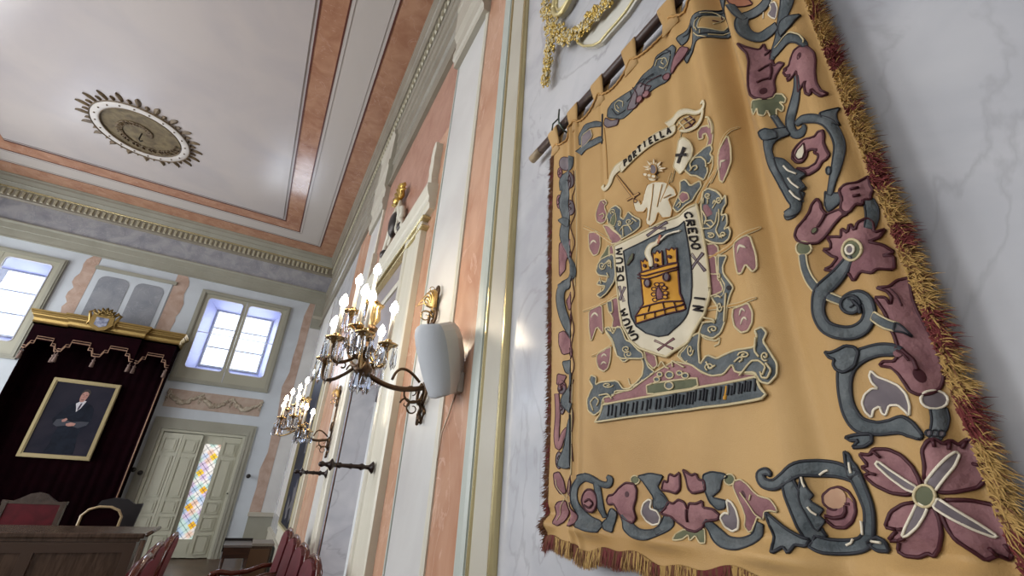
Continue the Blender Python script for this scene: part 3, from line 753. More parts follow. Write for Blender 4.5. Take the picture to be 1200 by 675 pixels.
PP([(.43, .85), (.425, .90), (.45, .935), (.50, .95), (.555, .935), (.585, .90), (.58, .84), (.565, .84), (.56, .885), (.52, .91), (.47, .905), (.445, .88)], 4, mat('painted_hair', (36, 26, 24), .6), 'painted_hair')
dk = mat('painted_shadow', (84, 54, 50), .6)
PP([(.46, .862), (.485, .865), (.485, .856), (.46, .855)], 5, dk, 'painted_eye'); PP([(.515, .865), (.545, .862), (.545, .853), (.515, .856)], 5, dk, 'painted_eye')
PP([(.495, .855), (.507, .85), (.505, .815), (.485, .812)], 5, mat('painted_nose_shade', (146, 98, 88), .6), 'painted_nose'); PP([(.475, .787), (.525, .79), (.515, .779), (.485, .777)], 5, dk, 'painted_mouth')
PP([(.22, .40), (.30, .37), (.48, .405), (.66, .37), (.78, .42), (.8, .47), (.66, .47), (.5, .45), (.34, .49), (.24, .47)], 2, mat('painted_sleeve', (34, 38, 52), .5), 'painted_folded_sleeves')
PP([(.33, .47), (.39, .50), (.42, .485), (.40, .45), (.35, .44)], 4, skin, 'painted_hand'); PP([(.43, .42), (.50, .445), (.59, .435), (.58, .40), (.49, .385), (.44, .395)], 4, skin, 'painted_hand')
# ---- presidential desk
DY = 6.4
dk_ = empty('council_desk', (-2.2, DY, 0), 'long brown panelled desk in front of the canopy', 'desk'); upd()
dx1 = -.80; dx0 = -4.6; dz = .935
bm = bmesh.new(); box(bm, dx0, dx1+.05, DY-.04, DY+.75, dz-.045, dz, 0, .01); box(bm, dx0, dx1+.02, DY-.02, DY+.7, dz-.075, dz-.045); link('desk_top', bm, M_deskw, dk_)
bm = bmesh.new(); box(bm, dx0, dx1, DY, DY+.7, .02, dz-.075); link('body', bm, M_deskw, dk_)
bm = bmesh.new(); x = dx1
while x > dx0:
    box(bm, x-.09, x, DY-.02, DY, .05, dz-.08); box(bm, x-.76, x-.09, DY-.02, DY, dz-.17, dz-.08); box(bm, x-.76, x-.09, DY-.02, DY, .05, .16)
    x -= .76
link('panel_framing', bm, mat('oak_rails', (70, 54, 44), .3), dk_)
bm = bmesh.new(); tube(bm, [(dx1+.07, DY-.06, dz-.01), (dx1+.07, DY+.76, dz-.01)], .02, 6); tube(bm, [(dx1+.05, DY-.03, dz-.06), (dx1+.05, DY-.03, .02)], .025, 8); link('corner_post', bm, M_deskw, dk_, True)
# ---- throne and chair behind the desk
th = empty('throne_chair', (-2.36, 8.6, 0), 'tall carved armchair with crimson back behind the desk, under the canopy', 'chair'); upd()
tx, ty = -2.42, 8.6
tx = depthpt(37, 600, ty).x
bm = bmesh.new(); prism(bm, [(tx-.26, .5), (tx+.26, .5), (tx+.26, 1.06), (tx-.26, 1.06)], 'y', ty-.03, ty+.03); link('upholstered_back', bm, M_redv, th)
bm = bmesh.new()
for s in (-1, 1): box(bm, tx+s*.285-.025, tx+s*.285+.025, ty-.04, ty+.04, 0.02, 1.09)
prism(bm, [(tx-.32, 1.06), (tx+.32, 1.06), (tx+.32, 1.1), (tx+.22, 1.09), (tx+.15, 1.13), (tx+.08, 1.18), (tx, 1.2), (tx-.08, 1.18), (tx-.15, 1.13), (tx-.22, 1.09), (tx-.32, 1.1)], 'y', ty-.035, ty+.035)
link('carved_frame', bm, mat('carved_walnut', (74, 60, 50), .4, rgb2=(54, 42, 34), scale=12, bump=.4, bscale=30), th)
bm = bmesh.new(); box(bm, tx-.28, tx+.28, ty-.55, ty-.03, .4, .5, 0, .02); link('seat', bm, M_redv, th)
for s in (-1, 1):
    bm = bmesh.new(); tube(bm, [(tx+s*.29, ty-.03, .75), (tx+s*.3, ty-.3, .77), (tx+s*.3, ty-.55, .72)], .025, 8); tube(bm, [(tx+s*.3, ty-.52, .72), (tx+s*.29, ty-.52, .02)], .025, 8); link('arm', bm, M_wood, th, True)
gc = empty('arched_chair', (-1.7, 8.3, 0), 'dark chair with a pale arched back rim behind the right end of the desk', 'chair'); upd()
gy = 8.0; gx = depthpt(117, 612, gy).x
archp = [(gx-.2, .45), (gx-.2, .98), (gx-.15, 1.05), (gx-.06, 1.085), (gx+.06, 1.085), (gx+.15, 1.05), (gx+.2, .98), (gx+.2, .45)]
bm = bmesh.new(); prism(bm, archp, 'y', gy-.02, gy+.03); link('back', bm, M_velvet, gc)
bm = bmesh.new(); tube(bm, [(a, gy-.03, b) for a, b in archp], .016, 6); link('pale_rim', bm, mat('worn_gilt_rim', (170, 150, 116), .4), gc, True)
bm = bmesh.new(); box(bm, gx-.2, gx+.2, gy-.5, gy-.02, .38, .47, 0, .02); link('seat', bm, M_velvet, gc)
for sx in (-1, 1):
    for yy in (gy-.46, gy): bm = bmesh.new(); tube(bm, [(gx+sx*.18, yy, .4), (gx+sx*.18, yy, .01)], .022, 6); link('leg', bm, M_wood, gc, True)
bm = bmesh.new(); g2 = empty('black_chair', (-1.35, 8.6, 0), 'black shaped chair back beside the curtain, right of the pale rimmed chair', 'chair'); upd()
hy = 8.55; hx = depthpt(131, 612, hy).x
prism(bm, [(hx-.24, .4), (hx-.25, 1.02), (hx-.2, 1.13), (hx-.07, 1.17), (hx+.08, 1.16), (hx+.18, 1.1), (hx+.27, 1.11), (hx+.22, .4)], 'y', hy, hy+.06); link('back', bm, mat('black_leather', (18, 12, 16), .5), g2)
bm = bmesh.new(); box(bm, hx-.22, hx+.22, hy-.4, hy, .36, .45, 0, .02); link('seat', bm, MATS['black_leather'], g2)
for sx in (-1, 1):
    for yy in (hy-.36, hy+.03): bm = bmesh.new(); tube(bm, [(hx+sx*.19, yy, .4), (hx+sx*.19, yy, .01)], .022, 6); link('leg', bm, M_wood, g2, True)
# ---- red armchairs; local frame: back at x=0 facing -x, width along y
def make_armchair(label, group):
    t = empty('armchair', (0, 0, 0), label, 'armchair', group); upd()
    bm = bmesh.new()   # padded back, slightly raked
    pr = [(-.27, .55), (-.27, .98), (-.2, 1.03), (-.08, 1.055), (.08, 1.055), (.2, 1.03), (.27, .98), (.27, .55)]
    A = [bm.verts.new((-.045+(z-.55)*.12, y, z)) for y, z in pr]; B = [bm.verts.new((.015+(z-.55)*.12, y, z)) for y, z in pr]
    Cn = bm.verts.new((-.07+.25*.12, 0, .8))
    for i in range(8): bm.faces.new((A[i], A[(i+1) % 8], Cn)); bm.faces.new((A[i], B[i], B[(i+1) % 8], A[(i+1) % 8]))
    bm.faces.new(B); link('backrest', bm, M_redv, t)
    bm = bmesh.new(); tube(bm, [(-.01+(z-.55)*.12, y*1.06, .55+(z-.55)*1.03) for y, z in pr], .018, 8); link('back_frame', bm, mat('polished_mahogany', (92, 44, 30), .18, rgb2=(66, 30, 20), scale=8), t, True)
    bm = bmesh.new(); box(bm, -.52, -.02, -.28, .28, .40, .49, 0, .025); link('seat', bm, M_redv, t)
    bm = bmesh.new(); box(bm, -.53, 0, -.29, .29, .34, .40); link('seat_rail', bm, MATS['polished_mahogany'], t)
    for s in (-1, 1):
        bm = bmesh.new(); tube(bm, [(.0, s*.28, .74), (-.1, s*.275, .735), (-.22, s*.275, .69), (-.36, s*.275, .675), (-.46, s*.275, .69), (-.52, s*.275, .67), (-.53, s*.275, .64)], [.02, .022, .022, .022, .025, .028, .02], 8)
        tube(bm, [(-.47, s*.275, .68), (-.44, s*.29, .55), (-.47, s*.28, .4)], .02, 7); link('arm', bm, MATS['polished_mahogany'], t, True)
        bm = bmesh.new(); tube(bm, [(-.48, s*.26, .36), (-.5, s*.26, .2), (-.48, s*.26, .01)], [.028, .022, .016], 7); link('leg', bm, MATS['polished_mahogany'], t, True)
        bm = bmesh.new(); tube(bm, [(-.0, s*.27, .56), (-.02, s*.26, .3), (.04, s*.26, .01)], [.024, .024, .018], 7); link('leg', bm, MATS['polished_mahogany'], t, True)
    return t
def dup(root, loc, rz, label):
    r = root.copy(); C.objects.link(r); r.location = loc; r.rotation_euler = (0, 0, rz); r['label'] = label
    for ch in list(root.children):
        c = ch.copy(); C.objects.link(c); c.parent = r
    return r
ordw = ['farthest', 'second farthest', 'third farthest', 'fourth farthest', 'nearest']
proto = make_armchair('crimson armchair against the right wall, farthest of its row', 'red armchairs along the right wall')
for i, (y, x) in enumerate(((5.35, .47), (4.68, .47), (4.06, .47), (3.44, .47))):
    lab = 'crimson armchair against the right wall, %s of its row' % ('farthest', 'second from the far end', 'third from the far end', 'nearest and lowest in the picture')[i]
    if i == 0: proto.location = (x, y, 0)
    else: dup(proto, (x, y, 0), 0, lab)
for i, (y, x) in enumerate(((4.75, -.42), (4.12, -.44), (3.5, -.42))):
    c = dup(proto, (x, y, 0), 0, 'crimson armchair before the desk, %s of its row' % ('farthest', 'middle', 'nearest')[i]); c['group'] = 'red armchairs in front of the desk'
# ---- small table
tb = empty('side_table', (.1, 7.6, 0), 'small dark wooden side table with a grey top by the far right plinth', 'table'); upd()
bm = bmesh.new(); box(bm, -.02, .30, 7.35, 7.85, .70, .73, 0, .006); link('table_top', bm, mat('grey_table_top', (104, 100, 98), .3), tb)
bm = bmesh.new(); box(bm, -.01, .29, 7.36, 7.84, .58, .70); link('apron', bm, M_wood, tb)
bm = bmesh.new(); box(bm, -.03, .31, 7.84, 7.87, .6, .76); link('back_rail', bm, mat('black_rail', (20, 16, 16), .4), tb)
for x in (.01, .27):
    for y in (7.38, 7.82): bm = bmesh.new(); tube(bm, [(x, y, .6), (x, y, .01)], [.022, .015], 6); link('leg', bm, M_wood, tb, True)
cb = empty('low_cabinet', (.5, 9.3, 0), 'low brown wooden cabinet with a pale top in the far right corner', 'cabinet'); upd()
bm = bmesh.new(); box(bm, .32, .68, 9.2, 9.75, .02, .52); link('body', bm, M_deskw, cb)
bm = bmesh.new(); box(bm, .30, .70, 9.18, 9.77, .52, .56, 0, .006); link('top', bm, mat('pale_top', (130, 122, 112), .4), cb)
bm = bmesh.new(); box(bm, .35, .65, 9.185, 9.2, .07, .48); d_ = link('door', bm, mat('cabinet_door', (92, 66, 46), .35), cb)
# ---- turned wooden wall brackets
def bracket(y, z, L_, r, label):
    bm = bmesh.new()
    pr = [(0, 0), (1.9, 0), (2.2, .02), (1.6, .05), (.8, .09), (.7, .16), (1.1, .2), (1.25, .23), (.8, .27), (.7, .38), (1.0, .42), (.75, .46), (.65, .58), (1.1, .62), (.7, .66), (.9, .72), (2.0, .76), (2.1, .78), (1.0, .82), (.6, .88), (1.1, .93), (.7, .98), (0, 1)]
    lathe(bm, (WX-.058, y, z), (-1, 0, 0), [(a*r, b*L_) for a, b in pr], 14)
    tag(link('turned_bracket', bm, mat('ebonised_wood', (36, 22, 18), .3), None, True), label, 'bracket')
bracket(3.05, 1.605, .33, .017, 'turned black wooden bracket on the near side of the doorway, the larger one')
bracket(4.96, 1.587, .30, .02, 'turned black wooden bracket on the far side of the doorway, below the far sconce')
# ---- loudspeaker
sp = empty('loudspeaker', (WX, 1.86, 1.94), 'pale grey wall loudspeaker tilted down on the red pilaster', 'loudspeaker'); upd()
n_ = Vector((-.90, -.43, 0)).normalized(); s_ = Vector((.43, -.90, 0)).normalized(); u_ = Vector((0, 0, 1))
tl = math.radians(24)
u2 = (u_*math.cos(tl) + n_*math.sin(tl)); n2 = (n_*math.cos(tl) - u_*math.sin(tl))
SC = depthpt(508, 423, 1.84)
def spk(a, b, c): return SC + s_*a + n2*b + u2*c
bm = bmesh.new()
# horizontal cross-section: front (bulging grille) wide, rear narrower; rounded top and bottom
sec = [(-.088, .0), (-.06, .03), (0, .045), (.06, .035), (.092, .0), (.086, -.08), (.066, -.135), (-.05, -.135), (-.078, -.06)]
rows = []
for c, k in ((-.155, .62), (-.146, .70), (-.11, .82), (-.05, .94), (.02, 1.02), (.08, 1.04), (.12, .99), (.145, .88), (.156, .74)):
    rows.append([bm.verts.new(spk(a*k, b*k, c + (.014*(1-abs(a)/.09) if c > .1 else (-.006*(1-abs(a)/.09) if c < -.1 else 0)))) for a, b in sec])
for i in range(len(rows)-1):
    for j in range(len(sec)): f = bm.faces.new((rows[i][j], rows[i][(j+1) % 9], rows[i+1][(j+1) % 9], rows[i+1][j])); f.material_index = 0 if j in (0, 1, 2, 3) else 1; f.smooth = j in (0, 1, 2, 3)
for r in (rows[0], rows[-1]): f = bm.faces.new(r); f.material_index = 1
link('housing', bm, [mat('speaker_grille_grey', (188, 193, 198), .6, bump=.3, bscale=400), mat('speaker_shell_grey', (212, 211, 208), .45)], sp)
bm = bmesh.new()
tube(bm, [spk(.03, -.1, -.09), spk(.05, -.15, -.1), Vector((WX-.02, 1.86, 1.94))], .014, 8); box(bm, WX-.03, WX-.004, 1.82, 1.89, 1.895, 1.985, 0, .004)
link('wall_bracket', bm, mat('bracket_grey', (176, 172, 164), .4), sp)
bm = bmesh.new(); tube(bm, [spk(.02, -.12, -.12), (WX-.02, 1.93, 1.8), (WX-.014, 2.0, 1.74), (WX-.014, 2.02, 1.62)], .004, 6); link('cable', bm, mat('pale_cable', (190, 170, 150), .5), sp, True)
# ---- sconces
M_br = mat('brass_sconce', (190, 164, 118), .25, metal=1); M_brd = mat('dark_brass', (92, 74, 58), .35, metal=.9)
M_cr = mat('crystal', (235, 240, 250), .02, spec=.8, trans=1, ior=1.5); M_candle = mat('candle_sleeve', (236, 232, 222), .4)
M_bulb = mat('lit_bulb', (255, 236, 205), .3, emit=110)
def bez(p, n=14):
    P = [Vector(a) for a in p]; out = []
    for k in range(n+1):
        t = k/n; Q = list(P)
        while len(Q) > 1: Q = [Q[i]*(1-t)+Q[i+1]*t for i in range(len(Q)-1)]
        out.append(Q[0])
    return out
def sconce(label, plate, hub, bulbs, clen, sc=1.0):
    t = empty('wall_sconce', plate, label, 'wall sconce', None); upd()
    pl = Vector(plate); hb = Vector(hub)
    bm = bmesh.new()   # wrought backplate with scrolls
    x = pl.x-.01
    tube(bm, [(x, pl.y, pl.z-.12*sc), (x, pl.y, pl.z+.52*sc)], .009*sc, 8)
    for s in (-1, 1):
        for (z0, r, tw) in ((-.02, .07, 1), (.12, .06, -1), (.42, .06, 1), (.54, .05, -1)):
            pts = []
            for k in range(18):
                a = k/17*4.6; rr = r*(1-k/17*.8)*sc
                pts.append((x-.01, pl.y+s*(.02*sc+rr*math.sin(a)), pl.z+(z0*sc)+tw*(rr*math.cos(a)-r*sc*.5)))
            tube(bm, pts, [(.011-.006*k/17)*sc for k in range(18)], 6)
        tube(bm, [(x, pl.y+s*.0, pl.z-.1*sc), (x, pl.y+s*.05*sc, pl.z-.14*sc), (x-.005, pl.y+s*.03*sc, pl.z-.19*sc), (x-.005, pl.y, pl.z-.15*sc)], [.01*sc]*4, 6)
    ball(bm, (x, pl.y, pl.z+.53*sc), .016*sc, 8)
    def scr(cx, cz, r, a0, turns, sgn, th):
        tube(bm, [(cx-r*(1-k/26)*math.cos(a0+sgn*k*turns*2*PI/20), pl.y, cz+r*(1-k/26)*math.sin(a0+sgn*k*turns*2*PI/20)) for k in range(21)], [th*(1-k/30) for k in range(21)], 6)
    scr(x-.065*sc, pl.z-.04*sc, .06*sc, PI, 1.2, 1, .008*sc); scr(x-.05*sc, pl.z-.12*sc, .045*sc, PI, 1.3, -1, .007*sc); scr(x-.09*sc, pl.z-.1*sc, .03*sc, 0, 1.1, 1, .006*sc)
    link('backplate', bm, M_brd, t, True)
    bm = bmesh.new(); scr(x-.04*sc, pl.z+.50*sc, .045*sc, PI, 1.2, 1, .006*sc); scr(x-.05*sc, pl.z+.40*sc, .04*sc, PI, 1.3, -1, .006*sc); scr(x-.03*sc, pl.z+.58*sc, .025*sc, PI, 1.2, 1, .004*sc)
    link('gilt_top_scrolls', bm, M_br, t, True)
    bm = bmesh.new()
    for k in range(7):
        a = (k-3)*.4; tube(bm, bez([(x, pl.y, pl.z+.44*sc), (x-.03, pl.y+math.sin(a)*.06*sc, pl.z+.5*sc), (x-.05*math.cos(a), pl.y+math.sin(a)*.12*sc, pl.z+(.52+.09*math.cos(a))*sc), (x-.08, pl.y+math.sin(a)*.15*sc, pl.z+.50*sc)], 8), [.012*sc*(1-i/9) for i in range(9)], 6)
    link('gilt_leaf_spray', bm, mat('sconce_leaf_gilt', (190, 160, 104), .3, metal=.9), t, True)
    bm = bmesh.new()
    arm = bez([pl, pl+Vector((-.1, 0, -.03*sc)), pl+(hb-pl)*.55+Vector((0, 0, -.10*sc)), hb+Vector((0, 0, -.04*sc))], 18)
    tube(bm, arm, .014*sc, 8)
    tube(bm, bez([pl+Vector((-.04, 0, .02)), pl+Vector((-.12, .0, .1*sc)), pl+(hb-pl)*.5+Vector((0, 0, .06*sc)), pl+(hb-pl)*.55+Vector((0, 0, -.03*sc))], 12), .008*sc, 6)
    link('arm', bm, M_brd, t, True)
    bm = bmesh.new()
    lathe(bm, hb+Vector((0, 0, -.12*sc)), (0, 0, 1), [(0, 0), (.012*sc, .005*sc), (.02*sc, .02*sc), (.012*sc, .04*sc), (.045*sc, .07*sc), (.05*sc, .09*sc), (.03*sc, .11*sc), (.018*sc, .14*sc), (.03*sc, .17*sc), (.045*sc, .19*sc), (.02*sc, .21*sc), (.014*sc, .26*sc), (.03*sc, .29*sc), (.035*sc, .31*sc), (.012*sc, .33*sc), (0, .36*sc)], 14)
    link('hub', bm, M_brd, t, True)
    bm = bmesh.new(); lathe(bm, hb+Vector((0, 0, .1*sc)), (0, 0, 1), [(0, 0), (.02*sc, .01*sc), (.03*sc, .05*sc), (.018*sc, .1*sc), (.04*sc, .14*sc), (.03*sc, .2*sc), (.05*sc, .22*sc), (.02*sc, .23*sc), (0, .25*sc)], 12); link('gilt_stem', bm, M_br, t, True)
    for i, b in enumerate(bulbs):
        b = Vector(b); cup = b-Vector((0, 0, clen))
        flat = Vector((cup.x-hb.x, cup.y-hb.y, 0))
        bm = bmesh.new()
        st = hb+Vector((0, 0, .02*sc if i % 2 else .08*sc))
        tube(bm, bez([st, st+flat*.5+Vector((0, 0, -.12*sc)), cup+flat*.15+Vector((0, 0, -.16*sc)), cup+Vector((0, 0, -.015))], 14), [.009*sc]*15, 7)
        sprl = []
        for k in range(12):
            a = k*.5; rr = .03*sc*(1-k/13); sprl.append(st+flat*.55+Vector((0, 0, -.045*sc))+flat.normalized()*rr*math.cos(a)+Vector((0, 0, rr*math.sin(a))) if flat.length > .01 else st+Vector((0, rr*math.cos(a), rr*math.sin(a))))
        tube(bm, sprl, .005*sc, 5)
        br = link('branch', bm, M_brd if i % 3 else M_br, t, True)
        bm = bmesh.new(); lathe(bm, cup, (0, 0, 1), [(0, -.02*sc), (.014*sc, -.02*sc), (.02*sc, -.006*sc), (.045*sc, .002*sc), (.052*sc, .01*sc), (.048*sc, .012*sc), (.016*sc, .006*sc), (.018*sc, .03*sc), (.014*sc, .034*sc), (0, .034*sc)], 14); link('drip_pan', bm, M_br, br, True)
        bm = bmesh.new(); lathe(bm, cup+Vector((0, 0, .03*sc)), (0, 0, 1), [(0, 0), (.0105*sc, 0), (.0105*sc, clen-.05*sc), (0, clen-.05*sc)], 10); link('candle_tube', bm, M_candle, br, True)
        bm = bmesh.new(); lathe(bm, b-Vector((0, 0, .022*sc)), (0, 0, 1), [(0, 0), (.01*sc, .003), (.02*sc, .014*sc), (.022*sc, .028*sc), (.017*sc, .046*sc), (.006*sc, .066*sc), (0, .074*sc)], 10); link('bulb', bm, M_bulb, br, True)
        for k in range(8):
            a = k*PI/4+i; p = cup+Vector((.046*sc*math.cos(a), .046*sc*math.sin(a), 0))
            bm = bmesh.new(); lathe(bm, p, (0, 0, -1), [(0, 0), (.005*sc, .006*sc), (.0, .012*sc)], 6)
            lathe(bm, p+Vector((0, 0, -.012*sc)), (0, 0, -1), [(0, 0), (.0045*sc, .01*sc), (.008*sc, .06*sc), (.0095*sc, .08*sc), (0, .105*sc)], 6)
            o = link('crystal_drop', bm, M_cr, br)
            for pp in o.data.polygons: pp.use_smooth = False
    for k in range(8):
        a = k*PI/4; p = hb+Vector((.04*sc*math.cos(a), .04*sc*math.sin(a), -.05*sc))
        bm = bmesh.new(); lathe(bm, p, (0, 0, -1), [(0, 0), (.006*sc, .01*sc), (.012*sc, .06*sc), (.013*sc, .08*sc), (0, .11*sc)], 6)
        o = link('crystal_drop', bm, M_cr, t)
        for pp in o.data.polygons: pp.use_smooth = False
    return t
B1 = [(442, 318, 2.36), (421, 330, 2.50), (428, 343, 2.24), (436, 349, 2.18), (403, 355, 2.28), (392, 380, 2.42), (462, 363, 2.20), (447, 390, 2.52)]
sconce('large crystal and brass candle sconce with lit bulbs beside the loudspeaker', (WX-.012, 2.33, 2.0), depthpt(427, 425, 2.33), [depthpt(*b) for b in B1], .2)
B2 = [(360, 447, 5.4), (351.7, 455, 5.65), (335.8, 468, 5.45), (332.5, 476, 5.6), (350, 466, 5.3), (359, 478, 5.25), (366.5, 484, 5.4), (343, 460, 5.75)]
sconce('smaller looking crystal sconce with lit bulbs farther along the right wall', (WX-.02, 5.5, 1.95), depthpt(352, 502, 5.5), [depthpt(*b) for b in B2], .2)
# ---- gilt garland and plaque high on the near wall
gg = empty('gilt_garland', (WX, 1.0, 3.2), 'gilt flower garland with a medallion and plaque on the marble above the tapestry', 'wall ornament'); upd()
def gp(u, v, lift=.0):
    y, z = wallpt(u, v, WX-.025); return Vector((WX-.025-lift, y, z))
M_flo = mat('gilt_flowers', (196, 168, 92), .3, metal=.75, bump=.3, bscale=60)
def florets(path, wid, n, seed):
    random.seed(seed); bm = bmesh.new(); P = [Vector(p) for p in path]
    for k in range(n):
        t = random.random()*(len(P)-1); i = min(int(t), len(P)-2); p = P[i]*(1-(t-i))+P[i+1]*(t-i); w = wid[i]*(1-(t-i))+wid[i+1]*(t-i)
        p = p+Vector((-random.random()*.02, random.uniform(-w, w), random.uniform(-w, w)))
        nf = random.choice([3, 4, 5]); a0 = random.random()*6; r = random.uniform(.007, .0145)
        for q in range(nf):
            a = a0+q*2*PI/nf; d = Vector((-.35, math.cos(a), math.sin(a)))
            ball(bm, p+d*r*.7, r*.55, 6, random.choice([0, 1]), .6, 1, 1)
        ball(bm, p+Vector((-.006, 0, 0)), r*.35, 5)
    return bm
fm = [M_flo, mat('ivory_petals', (206, 196, 164), .35)]
link('drop_of_flowers', florets([gp(637, -60), gp(640, 8), gp(650, 40), gp(645, 70), gp(642, 100)], [.022, .03, .034, .026,   .016], 300, 3), fm, gg, True)
link('festoon', florets([gp(650, 30), gp(664, 48), gp(680, 40), gp(697, 22), gp(716, 4), gp(735, -30)], [.03, .026, .026, .028, .03, .03], 330, 5), fm, gg, True)
bm = bmesh.new()
cen = gp(664, -8); 
for r_, rad in ((.10, .012), (.075, .006)):
    pts = [cen+Vector((-.01, r_*math.cos(a)*.9, r_*1.15*math.sin(a))) for a in [k*2*PI/32 for k in range(33)]]
    tube(bm, pts, rad, 7)
md = link('medallion_rim', bm, M_goldp, gg, True)
bm = bmesh.new(); prism(bm, [(cen.y+.09*math.cos(k*PI/12), cen.z+.11*math.sin(k*PI/12)) for k in range(24)], 'x', WX-.03, WX); link('medallion_field', bm, M_cream, gg)
bm = bmesh.new()
outl = [gp(u, v) for u, v in ((675, 44), (677, 50), (684, 54), (695, 53), (703, 49), (712, 38), (722, 27), (733, 14), (742, 0), (760, -25))]
tube(bm, outl, .005, 6); link('plaque_rim', bm, M_goldp, gg, True)
bm = bmesh.new(); pq = [gp(u, v) for u, v in ((675, 44), (677, 50), (684, 54), (695, 53), (703, 49), (712, 38), (722, 27), (733, 14), (742, 0), (760, -25), (735, -40), (700, 5), (680, 25))]
prism(bm, [(p.y, p.z) for p in pq], 'x', WX-.012, WX); link('plaque', bm, mat('pale_plaque_stucco', (204, 202, 192), .3), gg)
# ================================================================ LIGHT
w = bpy.data.worlds.new('world'); bpy.context.scene.world = w; w.use_nodes = True
bg = w.node_tree.nodes['Background']; bg.inputs['Color'].default_value = (.86, .93, 1, 1); bg.inputs['Strength'].default_value = 4.5
def area(name, loc, rot, sx, sy, e, col):
    l = bpy.data.lights.new(name, 'AREA'); l.shape = 'RECTANGLE'; l.size = sx; l.size_y = sy; l.energy = e; l.color = col
    o = bpy.data.objects.new(name, l); C.objects.link(o); o.location = loc; o.rotation_euler = rot; return o
for i, (a, b) in enumerate(LW):
    area('window_daylight', (LX-.25, (a+b)/2, 3.05), (0, -PI/2, 0), 4.2, b-a, (270, 420, 420, 420)[i], (.98, .985, 1))  # unseen lamps added for ambient light; the first is front fill
for dx in (0, -4.41):
    area('window_daylight', (-.98+dx, FY+.47, 4.53), (-PI/2, 0, 0), 1.24, 1.36, 80, (.86, .92, 1))

area('side_room_daylight', (WX+2.1, 4.1, 1.4), (0, PI/2, 0), 1.8, 1.6, 150, (.95, .97, 1))  # added lamp, hidden in the niche room, brightens the open leaf
# ================================================================ TAPESTRY
TX = .718
M_cloth = mat('ochre_satin', (186, 150, 96), .5, rgb2=(168, 131, 78), scale=3, sheen=.15, bump=.15, bscale=500, spec=.3)
TC = {
 'mv': mat('mauve_applique', (152, 112, 112), .7, rgb2=(122, 84, 88), scale=18, spec=.2, bump=.3, bscale=120),
 'bl': mat('slate_applique', (100, 105, 106), .65, rgb2=(70, 77, 80), scale=22, spec=.3, bump=.4, bscale=110),
 'wh': mat('cream_applique', (214, 204, 180), .7, rgb2=(196, 184, 158), scale=10, spec=.2),
 'gr': mat('sage_applique', (106, 108, 84), .7, rgb2=(86, 90, 70), scale=18, spec=.2),
 'ye': mat('yellow_applique', (208, 154, 60), .6, rgb2=(188, 132, 46), scale=20, spec=.2),
 'gm': mat('grey_mauve_applique', (124, 114, 116), .7, rgb2=(98, 90, 94), scale=18, spec=.2),
 'pk': mat('pink_applique', (176, 120, 96), .7, spec=.2),
 'tn': M_cloth, 'bg': mat('beige_applique', (190, 156, 126), .7, rgb2=(172, 134, 108), scale=14, spec=.2),
 'c': mat('pale_gold_cord', (196, 180, 140), .5), 'w': mat('white_cord', (222, 212, 190), .5),
 'k': mat('burgundy_cord', (66, 24, 32), .6), 'n': mat('navy_cord', (38, 40, 46), .6), 'o': mat('ochre_cord', (176, 134, 74), .6),
 'x': mat('black_thread', (26, 18, 20), .7)}
TK = list(TC)
def gss(a, w): return math.exp(-(a/w)**2)
def smst(a, b, x):
    t = min(max((x-a)/(b-a), 0), 1); return t*t*(3-2*t)
def disp(y, z):
    up = smst(1.55, 2.6, z)
    d = .006*math.sin(y*9+1)+.003*math.sin(z*5+y*14)
    d += (.040*gss(y-.325-(.012*math.sin(z*3)), .022) - .030*gss(y-.372, .018) + .024*gss(y-.42, .024))*(.2+.8*up)
    d += .006*gss(y-.53+.06*(z-2), .022)*smst(1.5, 1.9, z) - .006*gss(y-.565+.06*(z-2), .02)*smst(1.5, 1.9, z)
    d += .010*gss(y-.245, .018) - .010*gss(y-.213, .012)
    d += .011*gss(y-.952, .010) + .008*gss(y-.92, .009) - .006*gss(y-.988, .014) - .003*gss(y-.797, .006)*up
    d += .005*gss(y-.60, .05)*up + .004*math.sin(y*40+z*6)*gss(z-1.52, .12)
    d += .010*gss(z-1.435, .014) * (1+.8*math.sin(y*30)) - .008*gss(z-1.462, .012)
    return d
def surf(y, z, lift=0): return Vector((TX-.012-disp(y, z)-lift, y, z))
tap = empty('tapestry', (WX-.02, .63, 1.39), 'large ochre heraldic tapestry with slate and mauve scroll border hanging from a dark rod', 'tapestry'); upd()
TABY = [1.06, .935, .80, .648, .50, .352, .215]
YR, YL = .198, 1.078
def ztop(y):
    # scallops between tabs
    for a, b in zip(TABY[:-1], TABY[1:]):
        if b <= y <= a:
            t = (y-b)/(a-b); return 2.712-.045*(1-(2*t-1)**2)**.8
    return 2.70
def zbot(y): return 1.40+.006*math.sin(y*26)+.004*math.sin(y*61)+.02*smst(.6, .3, y)
NU, NV = 230, 200
bm = bmesh.new(); G = []
for i in range(NU+1):
    s = i/NU; row = []
    y = YR+(YL-YR)*s
    for j in range(NV+1):
        t = j/NV; z = zbot(y)+(ztop(y)-zbot(y))*t
        yy = y
        row.append(bm.verts.new(surf(yy, z, 0)))
    G.append(row)
for i in range(NU):
    for j in range(NV): bm.faces.new((G[i][j], G[i+1][j], G[i+1][j+1], G[i][j+1]))
cloth = link('cloth', bm, M_cloth, tap, True)
so = cloth.modifiers.new('thick', 'SOLIDIFY'); so.thickness = .004; so.offset = 1
for p in cloth.data.polygons[:1]:
    so.offset = -1 if p.normal.x < 0 else 1
